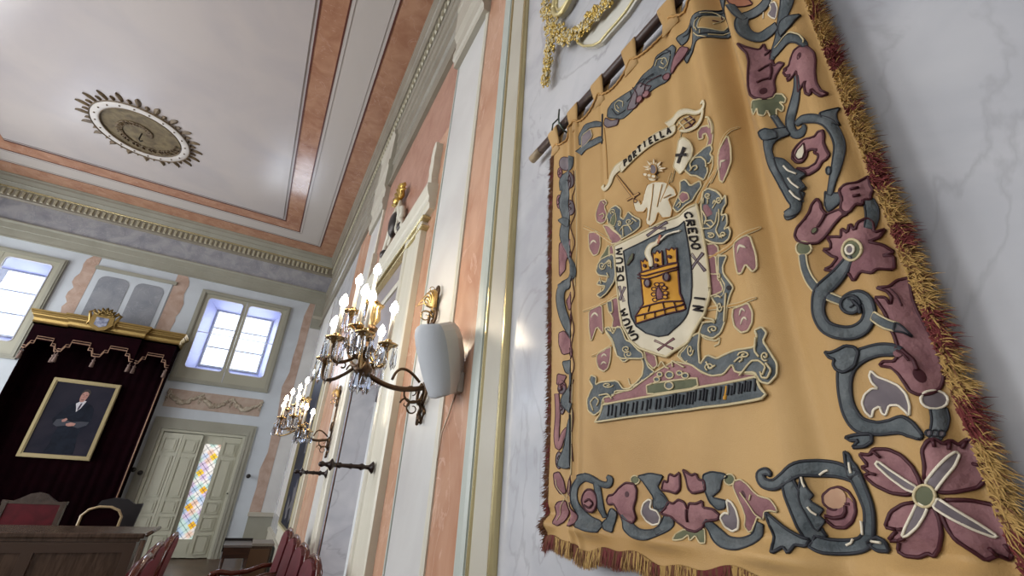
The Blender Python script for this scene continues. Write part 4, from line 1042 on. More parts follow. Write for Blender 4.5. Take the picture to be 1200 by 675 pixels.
# tabs
RODZ, RODX, RODR = 2.758, .712, .0165
for ty_ in TABY:
    bm = bmesh.new(); hw = .026; pts = []
    R_ = RODR+.004
    prof_ = [(surf(ty_, 2.64).x-.003, 2.655), (surf(ty_, 2.70).x-.004, 2.70)]
    prof_ += [(RODX-R_*math.cos(a), RODZ+R_*math.sin(a)) for a in (-.5, 0, .4, .8, 1.2, 1.57, 1.95, 2.4, 2.8, 3.3)]
    prof_ += [(RODX+R_*.6, RODZ-.03), (TX+.004, 2.69)]
    rws = []
    for (x_, z_) in prof_:
        rws.append([bm.verts.new((x_, ty_+hw*q*(1+.12*math.sin(z_*60)), z_)) for q in (-1, -.5, 0, .5, 1)])
    for i in range(len(rws)-1):
        for j in range(4): bm.faces.new((rws[i][j], rws[i][j+1], rws[i+1][j+1], rws[i+1][j]))
    t_ = link('tab', bm, M_cloth, tap, True); s_m = t_.modifiers.new('s', 'SOLIDIFY'); s_m.thickness = .003
# twisted cord along the top edge
bm = bmesh.new(); pts = []; n_ = 260
for k in range(n_+1):
    y = YR+(YL-YR)*k/n_; pts.append(surf(y, ztop(y)-.004, .004)+Vector((0, .0016*math.sin(k*1.3), .0016*math.cos(k*1.3))))
tube(bm, pts, .0034, 6); link('top_cord', bm, TC['o'], tap, True)

# ---- tracing frames: crop pixel -> point of the hanging cloth
class S:
    def __init__(s, ox, oy, k): s.ox, s.oy, s.k = ox, oy, k
    def __call__(s, p):
        return wallpt(s.ox+p[0]/s.k, s.oy+p[1]/s.k, TX-.016)
def chaikin(P, closed, n=1):
    for _ in range(n):
        Q = []; m_ = len(P)
        rng = range(m_) if closed else range(m_-1)
        if not closed: Q.append(P[0])
        for i in rng:
            a, b = P[i], P[(i+1) % m_]
            Q.append((a[0]*.86+b[0]*.14, a[1]*.86+b[1]*.14)); Q.append((a[0]*.14+b[0]*.86, a[1]*.14+b[1]*.86))
        if not closed: Q.append(P[-1])
        P = Q
    return P
def resamp(P, step, closed):
    out = []; m_ = len(P)
    for i in range(m_ if closed else m_-1):
        a, b = P[i], P[(i+1) % m_]; L_ = math.hypot(a[0]-b[0], a[1]-b[1]); n = max(1, int(L_/step))
        for k in range(n): out.append((a[0]+(b[0]-a[0])*k/n, a[1]+(b[1]-a[1])*k/n))
    if not closed: out.append(P[-1])
    return out
class Piece:
    def __init__(s): s.bm = bmesh.new(); s.lay = 0; s.reg = []; s.rs = 1
    def under(s, pts, frac=.5):
        h = 0
        if not pts: return 0
        a0, a1 = min(q[0] for q in pts), max(q[0] for q in pts); b0, b1 = min(q[1] for q in pts), max(q[1] for q in pts)
        for poly, top in s.reg:
            if top <= h or min(q[0] for q in poly) > a1 or max(q[0] for q in poly) < a0 or min(q[1] for q in poly) > b1 or max(q[1] for q in poly) < b0: continue
            k = sum(1 for q in pts if inside(q, poly))
            if k and k >= frac*len(pts): h = max(h, top)
        return h
    def fill(s, F, col, pts, cord=None, r=.0014, sm=1, puff=.0026, step=.007):
        P = chaikin([tuple(map(float, p)) for p in pts], True, sm) if sm else list(pts)
        W = [F(p) for p in P]; W = resamp(W, step, True)
        # drop duplicates
        Q = [W[0]]
        for p in W[1:]:
            if math.hypot(p[0]-Q[-1][0], p[1]-Q[-1][1]) > 5e-4: Q.append(p)
        W = Q
        ys = [p[0] for p in W]; zs = [p[1] for p in W]
        base = .0012+.0005*s.lay; s.lay += 1
        base = max(base, s.under(W[::3], .3))
        s.reg.append((W[::2], base+puff))
        inn = []; g = .008; Wd2 = W[::2]
        y = min(ys)+g*.5
        while y < max(ys):
            z = min(zs)+g*.5
            while z < max(zs):
                if inside((y, z), W):
                    d = min(math.hypot(y-a, z-b) for a, b in Wd2)
                    if d > g*.35: inn.append((y, z, d))
                z += g
            y += g
        V0 = [Vector(p) for p in W]+[Vector((a, b)) for a, b, _ in inn]
        E0 = [(i, (i+1) % len(W)) for i in range(len(W))]
        V, E_, Fc, ov, *_ = delaunay_2d_cdt(V0, E0, [], 0, 1e-6)
        dist = {}
        for p in inn: dist[(round(p[0], 5), round(p[1], 5))] = p[2]
        vv = []
        for p in V:
            d = dist.get((round(p.x, 5), round(p.y, 5)), 0)
            vv.append(s.bm.verts.new(surf(p.x, p.y, base+puff*(1-math.exp(-d/.007)))))
        mi = TK.index(col)
        for f in Fc:
            c = sum((V[i] for i in f), Vector((0, 0)))/len(f)
            if inside(c, W):
                try: q = s.bm.faces.new([vv[i] for i in f]); q.material_index = mi; q.smooth = True
                except ValueError: pass
        # skirt to the cloth
        lo = [s.bm.verts.new(surf(a, b, -.001)) for a, b in W]; hi = [s.bm.verts.new(surf(a, b, base)) for a, b in W]
        for i in range(len(W)):
            q = s.bm.faces.new((lo[i], lo[(i+1) % len(W)], hi[(i+1) % len(W)], hi[i])); q.material_index = mi
        if cord: s._tube(W+[W[0]], cord, r, base+.0006)
    def _tube(s, W, col, r, lift):
        W = resamp(W, .006, False)
        tube(s.bm, [surf(a, b, lift) for a, b in W], r*s.rs, 5, TK.index(col))
    def cord(s, F, col, pts, r=.0014, sm=1, lift=.0012):
        P = chaikin([tuple(map(float, p)) for p in pts], False, sm) if sm and len(pts) > 2 else list(pts)
        lift = max(lift, s.under([F(q) for q in P], .3)+.0012)
        s._tube([F(p) for p in P], col, r, lift)
    def band(s, F, col, pts, cord=None, r=.0014, puff=.0027):
        P = [tuple(map(float, p[:2])) for p in pts]; wd = [float(p[2]) for p in pts]
        # smooth centre line by Catmull-Rom
        Q = []; Wd = []; n = len(P)
        for i in range(n-1):
            p0, p1, p2, p3 = P[max(i-1, 0)], P[i], P[i+1], P[min(i+2, n-1)]
            for k in range(4):
                t = k/4
                Q.append(tuple(.5*((2*p1[j])+(-p0[j]+p2[j])*t+(2*p0[j]-5*p1[j]+4*p2[j]-p3[j])*t*t+(-p0[j]+3*p1[j]-3*p2[j]+p3[j])*t**3) for j in (0, 1)))
                Wd.append(wd[i]*(1-t)+wd[i+1]*t)
        Q.append(P[-1]); Wd.append(wd[-1])
        base = .0012+.0005*s.lay; s.lay += 1
        mi = TK.index(col); rows = []; Ls = []; Rs = []
        for i in range(len(Q)):
            a, b = Q[max(i-1, 0)], Q[min(i+1, len(Q)-1)]; dx, dy = b[0]-a[0], b[1]-a[1]; L_ = math.hypot(dx, dy) or 1; nx, ny = -dy/L_, dx/L_
            row = []
            for q, h in ((-1, 0), (-.75, .6), (-.3, 1), (.3, 1), (.75, .6), (1, 0)):
                w_ = F((Q[i][0]+nx*Wd[i]/2*q, Q[i][1]+ny*Wd[i]/2*q)); row.append((w_, base+puff*h))
            Ls.append(row[0][0]); Rs.append(row[-1][0]); rows.append(row)
        up_ = s.under([r_[0][0] for r_ in rows]+[r_[-1][0] for r_ in rows])
        up_ = max(0, up_-base); base += up_
        s.reg.append((Ls+Rs[::-1], base+puff))
        rows = [[s.bm.verts.new(surf(w_[0], w_[1], h+up_)) for w_, h in row] for row in rows]
        for i in range(len(rows)-1):
            for j in range(5):
                q = s.bm.faces.new((rows[i][j], rows[i][j+1], rows[i+1][j+1], rows[i+1][j])); q.material_index = mi; q.smooth = True
        if cord:
            for e in (Ls, Rs): s._tube(e, cord, r, base+.0006)
            s._tube([Ls[0], Rs[0]], cord, r, base+.0006); s._tube([Ls[-1], Rs[-1]], cord, r, base+.0006)
    def ell(s, F, col, cx, cy, rx, ry, cord=None, r=.0014, rot=0, puff=.002, n=14):
        pts = []
        for k in range(n):
            a = k*2*PI/n; x, y = rx*math.cos(a), ry*math.sin(a)
            pts.append((cx+x*math.cos(rot)-y*math.sin(rot), cy+x*math.sin(rot)+y*math.cos(rot)))
        s.fill(F, col, pts, cord, r, 1, puff)
    def done(s, name, parent=None, label=None):
        used = sorted(set(f.material_index for f in s.bm.faces)); rem = {u: i for i, u in enumerate(used)}
        for f in s.bm.faces: f.material_index = rem[f.material_index]
        o = link(name, s.bm, [TC[TK[u]] for u in used], parent or tap)
        if label: o['label'] = label
        return o
DK = .0024
# ================= right border
A = S(860, 0, 5); B = S(860, 120, 5); Cc = S(920, 220, 5); Dd = S(940, 310, 5); Ee = S(950, 390, 5); Fq = S(1000, 500, 4.5); Gg = S(870, 520, 5)
p = Piece()
p.band(A, 'bl', [(310, -40, 60), (318, 0, 62), (312, 60, 58), (290, 130, 58), (258, 220, 44), (228, 300, 34), (214, 345, 22)], 'n')
p.fill(A, 'bl', [(325, 115), (395, 80), (368, 130), (348, 172), (312, 202), (278, 220), (262, 190), (280, 140)], 'n')
p.band(A, 'bl', [(222, 325, 26), (262, 275, 48), (320, 240, 55), (380, 238, 55), (415, 262, 40), (425, 280, 22)], 'n')
p.band(A, 'bl', [(200, -10, 50), (165, 30, 50), (110, 72, 45), (75, 110, 35), (72, 165, 48), (95, 212, 62), (145, 217, 52), (200, 182, 52), (250, 150, 40)], 'n')
p.band(A, 'bl', [(20, 62, 34), (50, 105, 34), (78, 125, 30)], 'n')
p.cord(A, 'c', [(240, 280), (290, 240), (350, 208), (400, 215), (422, 245), (420, 262)])
p.done('scroll_stem')
p = Piece()
p.fill(A, 'pk', [(-10, -10), (80, -10), (100, 15), (62, 42), (40, 60), (10, 50)], 'k'); p.done('pink_leaf'); p = Piece(); p.fill(A, 'gm', [(205, 15), (250, 18), (268, 60), (246, 112), (215, 100), (190, 78), (216, 50)], 'w')
p.cord(A, 'w', [(160, 100), (162, 60), (188, 22), (232, 2)]); 
p.done('top_corner_motif')
p = Piece()
p.fill(A, 'mv', [(66, 288), (100, 300), (150, 293), (168, 250), (182, 290), (212, 290), (205, 325), (218, 350), (230, 380), (260, 360), (292, 372), (262, 400), (240, 440), (232, 480), (242, 530), (234, 572), (205, 600), (165, 606), (138, 585), (128, 540), (126, 450), (122, 380), (108, 335), (85, 312)], 'k', DK)
p.cord(A, 'k', [(218, 372), (190, 392), (165, 432)], DK); p.cord(A, 'k', [(222, 455), (188, 480), (170, 507)], DK); p.cord(A, 'k', [(212, 290), (190, 315), (180, 325)], DK); p.cord(A, 'k', [(215, 380), (222, 420), (215, 470)], DK); p.ell(A, 'k', 198, 550, 13, 24, None, rot=.3)
p.done('bell_flower')
p = Piece()
p.fill(A, 'gr', [(133, 660), (150, 620), (190, 606), (235, 582), (245, 550), (280, 548), (302, 575), (297, 602), (265, 596), (292, 625), (286, 656), (256, 640), (262, 690), (240, 702), (222, 662), (215, 706), (185, 700), (180, 660), (160, 692), (140, 690)], 'c', .0016)
p.done('calyx')
p = Piece()
p.fill(A, 'mv', [(345, 350), (370, 310), (400, 283), (435, 277), (465, 303), (477, 350), (482, 430), (492, 490), (515, 535), (552, 548), (522, 574), (490, 556), (472, 532), (466, 574), (438, 560), (430, 520), (440, 488), (410, 520), (383, 548), (388, 480), (380, 425), (358, 445), (315, 474), (308, 455), (335, 440), (300, 442), (283, 420), (312, 408), (285, 405), (328, 385)], 'k', DK)
p.ell(A, 'k', 402, 345, 10, 24, None, rot=.3)
p.done('bell_flower')
p = Piece()
p.band(A, 'bl', [(378, 455, 30), (375, 520, 45), (360, 580, 52), (340, 645, 52), (328, 700, 46), (334, 750, 42), (355, 785, 46), (390, 778, 46), (412, 750, 30), (404, 735, 12)], 'n')
p.band(B, 'bl', [(250, 90, 24), (275, 130, 26), (300, 172, 30)], 'n')
p.band(B, 'bl', [(365, 128, 26), (400, 103, 42), (450, 104, 46), (520, 115, 46), (570, 135, 60), (608, 195, 52), (628, 265, 50), (625, 350, 50), (612, 420, 48), (592, 480, 44), (568, 545, 34)], 'n')
p.fill(B, 'bl', [(520, 78), (560, 52), (612, 18), (596, 60), (602, 100), (622, 135), (545, 130)], 'n')
p.band(B, 'bl', [(320, 170, 44), (270, 205, 60), (245, 250, 58), (240, 310, 48), (258, 375, 58), (300, 430, 75), (345, 500, 85), (372, 570, 66), (390, 615, 48), (385, 650, 44), (360, 665, 44), (330, 672, 30)], 'n')
p.fill(B, 'bl', [(183, 200), (205, 195), (232, 183), (275, 188), (285, 225), (250, 250), (215, 250), (190, 225)], 'n')
p.fill(B, 'bl', [(278, 350), (320, 350), (348, 376), (372, 402), (428, 425), (396, 458), (432, 502), (402, 532), (424, 594), (378, 570), (330, 480), (292, 400)], 'n')
p.ell(B, 'bl', 578, 415, 16, 22, 'n')
for q in ([(330, 395), (350, 420), (388, 432)], [(355, 465), (372, 492), (406, 517)], [(368, 540), (390, 570), (418, 588)]): p.cord(B, 'w', q, .0016)
p.done('scroll_stem')
p = Piece()
p.fill(B, 'mv', [(350, 332), (350, 290), (370, 250), (410, 214), (452, 210), (490, 206), (512, 184), (540, 178), (548, 210), (545, 250), (562, 290), (580, 320), (560, 346), (530, 354), (500, 388), (430, 428), (410, 402), (368, 390), (430, 385), (482, 355), (502, 325), (500, 310), (470, 294), (500, 283), (455, 275), (428, 285), (424, 315), (400, 350), (372, 356)], 'k', DK)
p.fill(B, 'wh', [(412, 236), (418, 290), (406, 328), (382, 338), (364, 318), (376, 280), (396, 258)], 'k', .0012)
p.done('flame_motif')
p = Piece()
p.band(B, 'bl', [(775, 560, 45), (795, 610, 60), (802, 675, 55), (795, 740, 45)], 'n')
p.fill(B, 'bl', [(535, 520), (552, 540), (632, 540), (660, 570), (630, 602), (590, 622), (550, 640), (530, 600)], 'n')
p.fill(B, 'mv', [(636, 528), (670, 490), (720, 470), (750, 435), (770, 420), (777, 468), (797, 500), (785, 528), (787, 562), (755, 570), (756, 604), (728, 602), (712, 628), (700, 650), (660, 665), (640, 630), (655, 585)], 'k', DK)
for q in ([(735, 500), (700, 520)], [(745, 545), (715, 560)]): p.cord(B, 'k', q, DK)
p.done('leaf_spray')
p = Piece()
p.band(Cc, 'bl', [(100, 30, 42), (92, 80, 44), (88, 125, 44), (68, 168, 48), (38, 180, 40), (24, 165, 20)], 'n')
p.fill(Cc, 'mv', [(185, 62), (207, 90), (212, 122), (240, 156), (290, 140), (330, 134), (388, 165), (340, 176), (290, 212), (260, 250), (232, 290), (200, 330), (150, 340), (100, 326), (84, 295), (100, 250), (130, 200), (150, 150), (160, 100)], 'k', DK)
p.ell(Cc, 'k', 186, 258, 16, 26, None, rot=.4); p.ell(Cc, 'gr', 186, 258, 9, 17, None, rot=.4); p.cord(Cc, 'k', [(200, 235), (222, 195), (240, 156)], DK)
p.done('bell_flower')
p = Piece()
p.fill(Cc, 'mv', [(236, 484), (270, 460), (290, 430), (302, 408), (270, 400), (222, 362), (265, 358), (265, 322), (243, 288), (300, 285), (330, 290), (336, 240), (378, 272), (395, 218), (425, 262), (440, 210), (480, 178), (507, 200), (517, 260), (568, 226), (542, 290), (492, 322), (560, 328), (618, 365), (560, 398), (614, 385), (624, 472), (545, 480), (522, 508), (450, 494), (400, 548), (370, 500), (330, 500), (290, 490)], 'k', DK)
p.ell(Cc, 'gr', 405, 372, 66, 60, 'c', .0022); p.ell(Cc, 'gm', 398, 372, 30, 26, 'w', .0018)
p.done('star_flower')
p = Piece()
p.ell(Cc, 'gr', 130, 368, 44, 40, 'c', .0018)
p.band(Cc, 'bl', [(126, 405, 46), (135, 480, 52), (165, 550, 54), (215, 608, 54), (270, 640, 48), (340, 668, 40)], 'c')
p.band(Dd, 'bl', [(292, -50, 36), (245, 15, 62), (185, 95, 72), (130, 170, 72), (112, 235, 72), (112, 300, 72), (150, 368, 68), (220, 400, 72), (300, 396, 72), (368, 352, 72), (400, 290, 78), (388, 225, 72), (340, 188, 62), (285, 188, 50), (245, 215, 40)], 'n', DK)
p.band(Dd, 'bl', [(165, 192, 46), (200, 205, 46), (245, 222, 44)], 'c')
p.ell(Dd, 'bl', 288, 236, 56, 52, 'n', DK); p.cord(Dd, 'n', [(300, 210), (340, 250), (350, 290)], DK); p.cord(Dd, 'n', [(270, 200), (300, 215), (310, 240), (285, 255)], .0012)
p.band(Dd, 'bl', [(425, 305, 50), (470, 335, 55), (520, 360, 55), (570, 372, 50)], 'c'); p.fill(Dd, 'gm', [(560, 345), (590, 360), (652, 428), (600, 400), (555, 398)], 'n')
p.done('knotted_stem')
p = Piece()
p.fill(Dd, 'mv', [(445, 142), (510, 130), (542, 82), (600, 62), (607, 120), (617, 180), (647, 260), (692, 345), (734, 420), (768, 500), (792, 580), (798, 660), (782, 720), (742, 756), (690, 768), (642, 746), (610, 696), (578, 648), (530, 606), (446, 590), (475, 566), (550, 572), (570, 548), (555, 500), (570, 480), (550, 420), (530, 380), (500, 292), (436, 198), (498, 195), (522, 240), (527, 192), (500, 158)], 'k', .0022)
p.ell(Dd, 'k', 690, 650, 28, 48, None, rot=-.5); p.cord(Dd, 'k', [(600, 505), (660, 560), (682, 620)], DK); p.ell(Dd, 'mv', 576, 526, 26, 22, None); p.cord(Dd, 'k', [(575, 510), (610, 530), (640, 570)], .0014)
p.cord(Dd, 'k', [(520, 80+60), (555, 180), (580, 240)], .0010)
p.done('long_petal')
p = Piece()
p.band(Ee, 'bl', [(545, 112, 30), (490, 105, 62), (400, 100, 66), (320, 118, 70), (255, 155, 82), (215, 212, 84), (202, 300, 76), (210, 400, 76), (238, 480, 84), (290, 540, 84), (380, 560, 72), (460, 550, 78), (530, 540, 100), (595, 570, 84), (660, 615, 26)], 'n', DK)
p.fill(Ee, 'bl', [(92, 115), (130, 122), (165, 110), (212, 78), (258, 84), (280, 115), (260, 200), (205, 238), (160, 218), (145, 190), (155, 160), (118, 148)], 'n', DK)
p.fill(Ee, 'bl', [(192, 612), (250, 600), (360, 592), (362, 640), (322, 668), (236, 674), (292, 630), (228, 632)], 'n', DK)
p.done('scroll_stem')
p = Piece()
p.fill(Ee, 'gm', [(345, 218), (382, 256), (450, 280), (522, 312), (572, 362), (594, 430), (590, 494), (560, 460), (512, 424), (452, 424), (432, 484), (410, 470), (396, 428), (362, 450), (355, 500), (318, 462), (300, 410), (314, 360), (350, 325), (388, 326), (350, 290), (335, 250)], 'w', .0016)
p.done('inner_leaf')
p = Piece()
p.band(Ee, 'bl', [(735, 440, 72), (748, 500, 78), (745, 560, 72), (730, 620, 60)], 'n'); p.ell(Ee, 'gm', 714, 388, 62, 56, 'w', .0016)
for x_ in (705, 735, 765): p.ell(Ee, 'gm', x_, 590, 16, 20, 'n', .001)
p.done('bud_stem')
# corner quatrefoil flower
fl = Piece()
for P_ in ([(380, 290), (385, 200), (373, 130), (398, 82), (430, 60), (470, 92), (500, 68), (532, 92), (570, 58), (622, 68), (630, 120), (655, 158), (638, 202), (694, 213), (672, 270), (622, 320), (542, 345), (478, 350), (430, 335), (398, 312)],
 [(32, 143), (90, 150), (110, 118), (180, 118), (250, 150), (312, 210), (346, 270), (360, 312), (330, 340), (278, 360), (200, 350), (120, 310), (56, 258), (92, 246), (42, 213), (82, 205)],
 [(330, 398), (260, 408), (200, 450), (172, 532), (238, 544), (182, 602), (240, 602), (222, 656), (262, 682), (330, 690), (372, 668), (402, 686), (440, 640), (470, 570), (462, 490), (430, 420), (380, 405)],
 [(480, 388), (600, 386), (700, 408), (792, 455), (862, 520), (886, 600), (902, 682), (850, 690), (800, 662), (782, 706), (730, 678), (680, 706), (618, 652), (550, 600), (508, 540), (478, 470)]):
    fl.fill(Fq, 'mv', P_, 'k', .0024)
for q in ([(430, 70), (440, 110)], [(500, 80), (500, 120)], [(570, 70), (550, 110)], [(640, 200), (600, 190)], [(92, 246), (130, 255)], [(110, 130), (150, 165)], [(238, 544), (270, 540)], [(240, 602), (275, 590)], [(800, 665), (770, 620)], [(850, 600), (800, 570)], [(730, 680), (700, 640)]): fl.cord(Fq, 'k', q, .002)
fo = fl.done('corner_flower')
p = Piece(); p.lay = 9
for P_ in ([(390, 305), (450, 230), (500, 160), (530, 128), (547, 145), (532, 210), (492, 280), (450, 345)], [(345, 320), (290, 290), (200, 230), (140, 183), (128, 202), (200, 272), (280, 332), (325, 348)],
 [(345, 400), (310, 470), (282, 530), (263, 582), (290, 577), (342, 530), (382, 470), (402, 430)], [(465, 378), (540, 430), (640, 500), (738, 576), (722, 584), (640, 546), (540, 490), (435, 425)]):
    p.fill(Fq, 'gm', P_, 'w', .0016)
p.ell(Fq, 'gr', 392, 368, 64, 58, 'c', .0017)
p.done('flower_rays', fo)
# ================= bottom border
p = Piece()
p.band(Gg, 'bl', [(262, 195, 55), (292, 290, 84), (332, 380, 96), (372, 470, 110), (405, 560, 110)], 'n', DK)
p.band(Gg, 'bl', [(165, 183, 18), (135, 162, 34), (98, 180, 42), (120, 228, 52), (190, 240, 56), (255, 200, 62), (320, 150, 80), (410, 140, 92), (500, 145, 84), (580, 165, 74), (655, 192, 74)], 'n', DK)
p.fill(Gg, 'bl', [(580, 42), (610, 60), (626, 98), (660, 130), (694, 190), (600, 195), (585, 110)], 'n', DK)
p.band(Gg, 'bl', [(650, 185, 76), (702, 290, 68), (736, 380, 62), (738, 470, 68), (718, 540, 74), (658, 590, 82), (560, 605, 82), (460, 600, 82), (390, 570, 72)], 'n', DK)
p.fill(Gg, 'bl', [(688, 580), (780, 545), (832, 570), (848, 632), (760, 628)], 'n', DK)
p.fill(Gg, 'bl', [(133, 398), (190, 440), (260, 500), (340, 550), (380, 560), (360, 602), (300, 590), (287, 642), (240, 602), (200, 642), (175, 590), (163, 500)], 'n', DK)
p.fill(Gg, 'bl', [(340, 180), (372, 260), (402, 300), (382, 330), (452, 382), (430, 420), (462, 452), (420, 520), (330, 330)], 'n')
for q in ([(350, 195), (355, 225), (368, 255)], [(383, 370), (400, 397), (427, 417)], [(428, 182), (450, 160), (472, 152)], [(617, 108), (620, 140), (627, 172)], [(686, 452), (690, 490), (687, 532)], [(558, 595), (590, 582), (606, 560)], [(738, 572), (806, 580)]): p.cord(Gg, 'w', q, .0016)
p.done('scroll_frame')
p = Piece()
p.ell(Gg, 'mv', 545, 395, 88, 95, None); p.ell(Gg, 'bg', 512, 318, 66, 62, None, puff=.002)
p.cord(Gg, 'k', [(452, 440), (500, 490), (560, 492), (612, 455), (638, 400), (630, 330), (590, 275), (530, 248), (475, 262), (440, 300), (445, 350), (485, 385), (525, 380), (545, 345), (600, 352)], .0024); p.cord(Gg, 'k', [(455, 420), (500, 436), (555, 425), (575, 395), (572, 360)], .0024)
p.done('swirl_rosette')
H = S(770, 535, 5.625)
p = Piece()
p.band(H, 'bl', [(305, 430, 40), (335, 460, 60), (372, 510, 70), (430, 560, 76), (520, 575, 76), (598, 548, 74), (640, 495, 60), (665, 440, 44)], 'n')
p.fill(H, 'bl', [(300, 120), (350, 98), (420, 108), (450, 130), (412, 150), (402, 220), (352, 268), (440, 290), (432, 340), (390, 352), (340, 300), (305, 200)], 'n')
p.done('scroll_stem'); p = Piece(); p.band(H, 'bl', [(-10, 500, 60), (20, 460, 66), (60, 400, 56)], 'n'); p.fill(H, 'bl', [(-20, 230), (30, 260), (60, 300), (10, 370), (-20, 330)], 'n')
p.done('scroll_stem')
p = Piece()
p.ell(H, 'gr', 460, 150, 34, 36, 'c')
p.fill(H, 'mv', [(487, 160), (530, 148), (580, 183), (622, 230), (662, 260), (742, 280), (782, 330), (798, 368), (740, 356), (702, 365), (692, 418), (650, 398), (632, 440), (610, 468), (595, 490), (568, 497), (552, 460), (568, 400), (548, 340), (508, 260), (483, 200)], 'c')
p.ell(H, 'k', 560, 248, 9, 30, None, rot=-.5); p.cord(H, 'c', [(535, 235), (600, 320), (640, 380), (690, 412)], .0012); p.cord(H, 'c', [(600, 290), (610, 250)], .0012)
p.done('bell_flower')
p = Piece(); p.fill(H, 'gm', [(440, 283), (470, 298), (502, 350), (520, 420), (502, 476), (460, 494), (420, 462), (403, 400), (430, 370), (457, 380)], 'w', .002); p.done('teardrop_leaf')
p = Piece()
p.fill(H, 'mv', [(8, 375), (45, 340), (60, 298), (100, 310), (140, 283), (180, 300), (205, 350), (215, 308), (260, 312), (300, 292), (302, 335), (360, 345), (400, 385), (388, 416), (312, 425), (280, 470), (240, 497), (180, 482), (120, 435), (88, 400)], 'k', DK)
p.fill(H, 'mv', [(18, 220), (30, 158), (60, 170), (70, 113), (110, 130), (147, 103), (152, 215), (120, 243), (60, 226)], 'k', DK); p.fill(H, 'mv', [(168, 83), (230, 125), (260, 113), (275, 150), (314, 160), (317, 225), (240, 243), (210, 215), (195, 150)], 'k', DK)
p.cord(H, 'k', [(205, 350), (200, 430)], DK)
p.done('lily_flower')
p = Piece(); p.fill(H, 'gr', [(130, 550), (123, 510), (160, 478), (240, 495), (290, 468), (322, 572), (290, 572), (250, 520), (230, 557), (205, 515), (185, 547), (150, 552)], 'c', .0016); p.done('calyx')
I_ = S(640, 535, 5.625)
p = Piece()
p.band(I_, 'bl', [(500, 385, 30), (515, 420, 50), (545, 465, 60), (610, 508, 64), (690, 515, 66), (755, 480, 66), (790, 430, 62), (805, 395, 40)], 'n')
p.fill(I_, 'bl', [(610, 130), (680, 108), (762, 125), (742, 160), (722, 200), (780, 270), (802, 312), (740, 347), (698, 340), (700, 270), (660, 200), (640, 165)], 'n'); p.done('scroll_stem')
p = Piece(); p.ell(I_, 'gr', 597, 155, 26, 28, 'c')
p.fill(I_, 'mv', [(398, 290), (410, 258), (450, 250), (490, 208), (540, 173), (592, 180), (607, 220), (602, 280), (586, 340), (592, 400), (560, 442), (520, 420), (490, 392), (475, 350), (450, 312), (410, 317)], 'k', DK); p.ell(I_, 'k', 552, 250, 14, 20, None); p.done('bell_flower')
p = Piece(); p.fill(I_, 'gm', [(690, 288), (678, 342), (722, 360), (737, 400), (716, 442), (680, 452), (643, 425), (628, 370), (643, 310), (670, 284)], 'w', .002); p.done('teardrop_leaf')
p = Piece()
p.band(I_, 'bl', [(335, 165, 40), (270, 138, 52), (222, 175, 54), (208, 260, 50), (222, 340, 56), (255, 420, 84), (320, 455, 80), (375, 475, 50)], 'n'); p.band(I_, 'bl', [(338, 170, 35), (350, 260, 36), (362, 340, 36), (372, 400, 30)], 'n')
p.band(I_, 'bl', [(310, 140, 20), (365, 180, 34), (412, 185, 40), (425, 150, 40), (405, 132, 20)], 'n'); p.fill(I_, 'bl', [(362, 442), (400, 380), (432, 338), (472, 370), (442, 420), (452, 502), (400, 482)], 'n')
p.ell(I_, 'mv', 298, 292, 44, 76, 'k', DK); p.cord(I_, 'k', [(270, 320), (300, 340), (325, 310), (300, 280), (275, 300)], DK)
p.done('scroll_frame')
p = Piece()
for P_ in ([(35, 110), (70, 98), (95, 150), (107, 240), (75, 247), (43, 190)], [(110, 240), (120, 150), (150, 113), (182, 160), (182, 240), (140, 267)], [(43, 440), (38, 340), (60, 298), (107, 288), (117, 350), (102, 430), (70, 457)], [(128, 298), (170, 320), (202, 380), (214, 440), (190, 462), (150, 430), (128, 370)]): p.fill(I_, 'mv', P_, 'k')
for q in ([(110, 270), (60, 200), (55, 150)], [(112, 270), (140, 200), (150, 150)], [(108, 275), (75, 350), (65, 420)], [(115, 275), (150, 350), (185, 430)]): p.cord(I_, 'c', q, .001)
p.done('corner_flower')
# ================= top border
J = S(700, 0, 5)
p = Piece()
p.fill(J, 'bl', [(58, 690), (62, 640), (90, 600), (150, 560), (220, 520), (270, 450), (330, 395), (345, 330), (390, 282), (440, 263), (462, 282), (452, 330), (442, 400), (400, 470), (330, 530), (260, 600), (200, 660), (150, 700)], 'n')
p.fill(J, 'bl', [(473, 212), (560, 140), (620, 70), (690, 10), (720, -30), (800, -30), (795, 60), (772, 112), (700, 192), (620, 242), (570, 272), (532, 330), (517, 368), (503, 345), (530, 300), (560, 250), (580, 190), (560, 150), (522, 232), (490, 267), (463, 230)], 'n')
p.fill(J, 'gm', [(215, 560), (260, 490), (300, 510), (330, 510), (270, 590), (230, 640), (180, 650)], 'k'); p.fill(J, 'mv', [(425, 420), (450, 350), (490, 270), (532, 278), (495, 350), (440, 432)], 'k')
p.fill(J, 'tn', [(612, 182), (622, 112), (680, 62), (722, 72), (722, 112), (690, 152), (640, 172)], 'c')
for q in ([(135, 660), (112, 645), (108, 612), (130, 590), (158, 600), (155, 630)], [(345, 392), (355, 350), (392, 333), (408, 365), (385, 400), (365, 392)], [(620, 90), (660, 55), (700, 70), (665, 130)], [(595, 190), (600, 150), (615, 120)], [(625, 215), (625, 190)], [(655, 205), (690, 180), (720, 150)]): p.cord(J, 'c', q, .0014)
for q in ([(220, 520), (250, 560), (240, 620)], [(290, 560), (300, 500), (380, 440)], [(660, 110), (690, 95), (680, 60)]): p.cord(J, 'k', q, .0014)
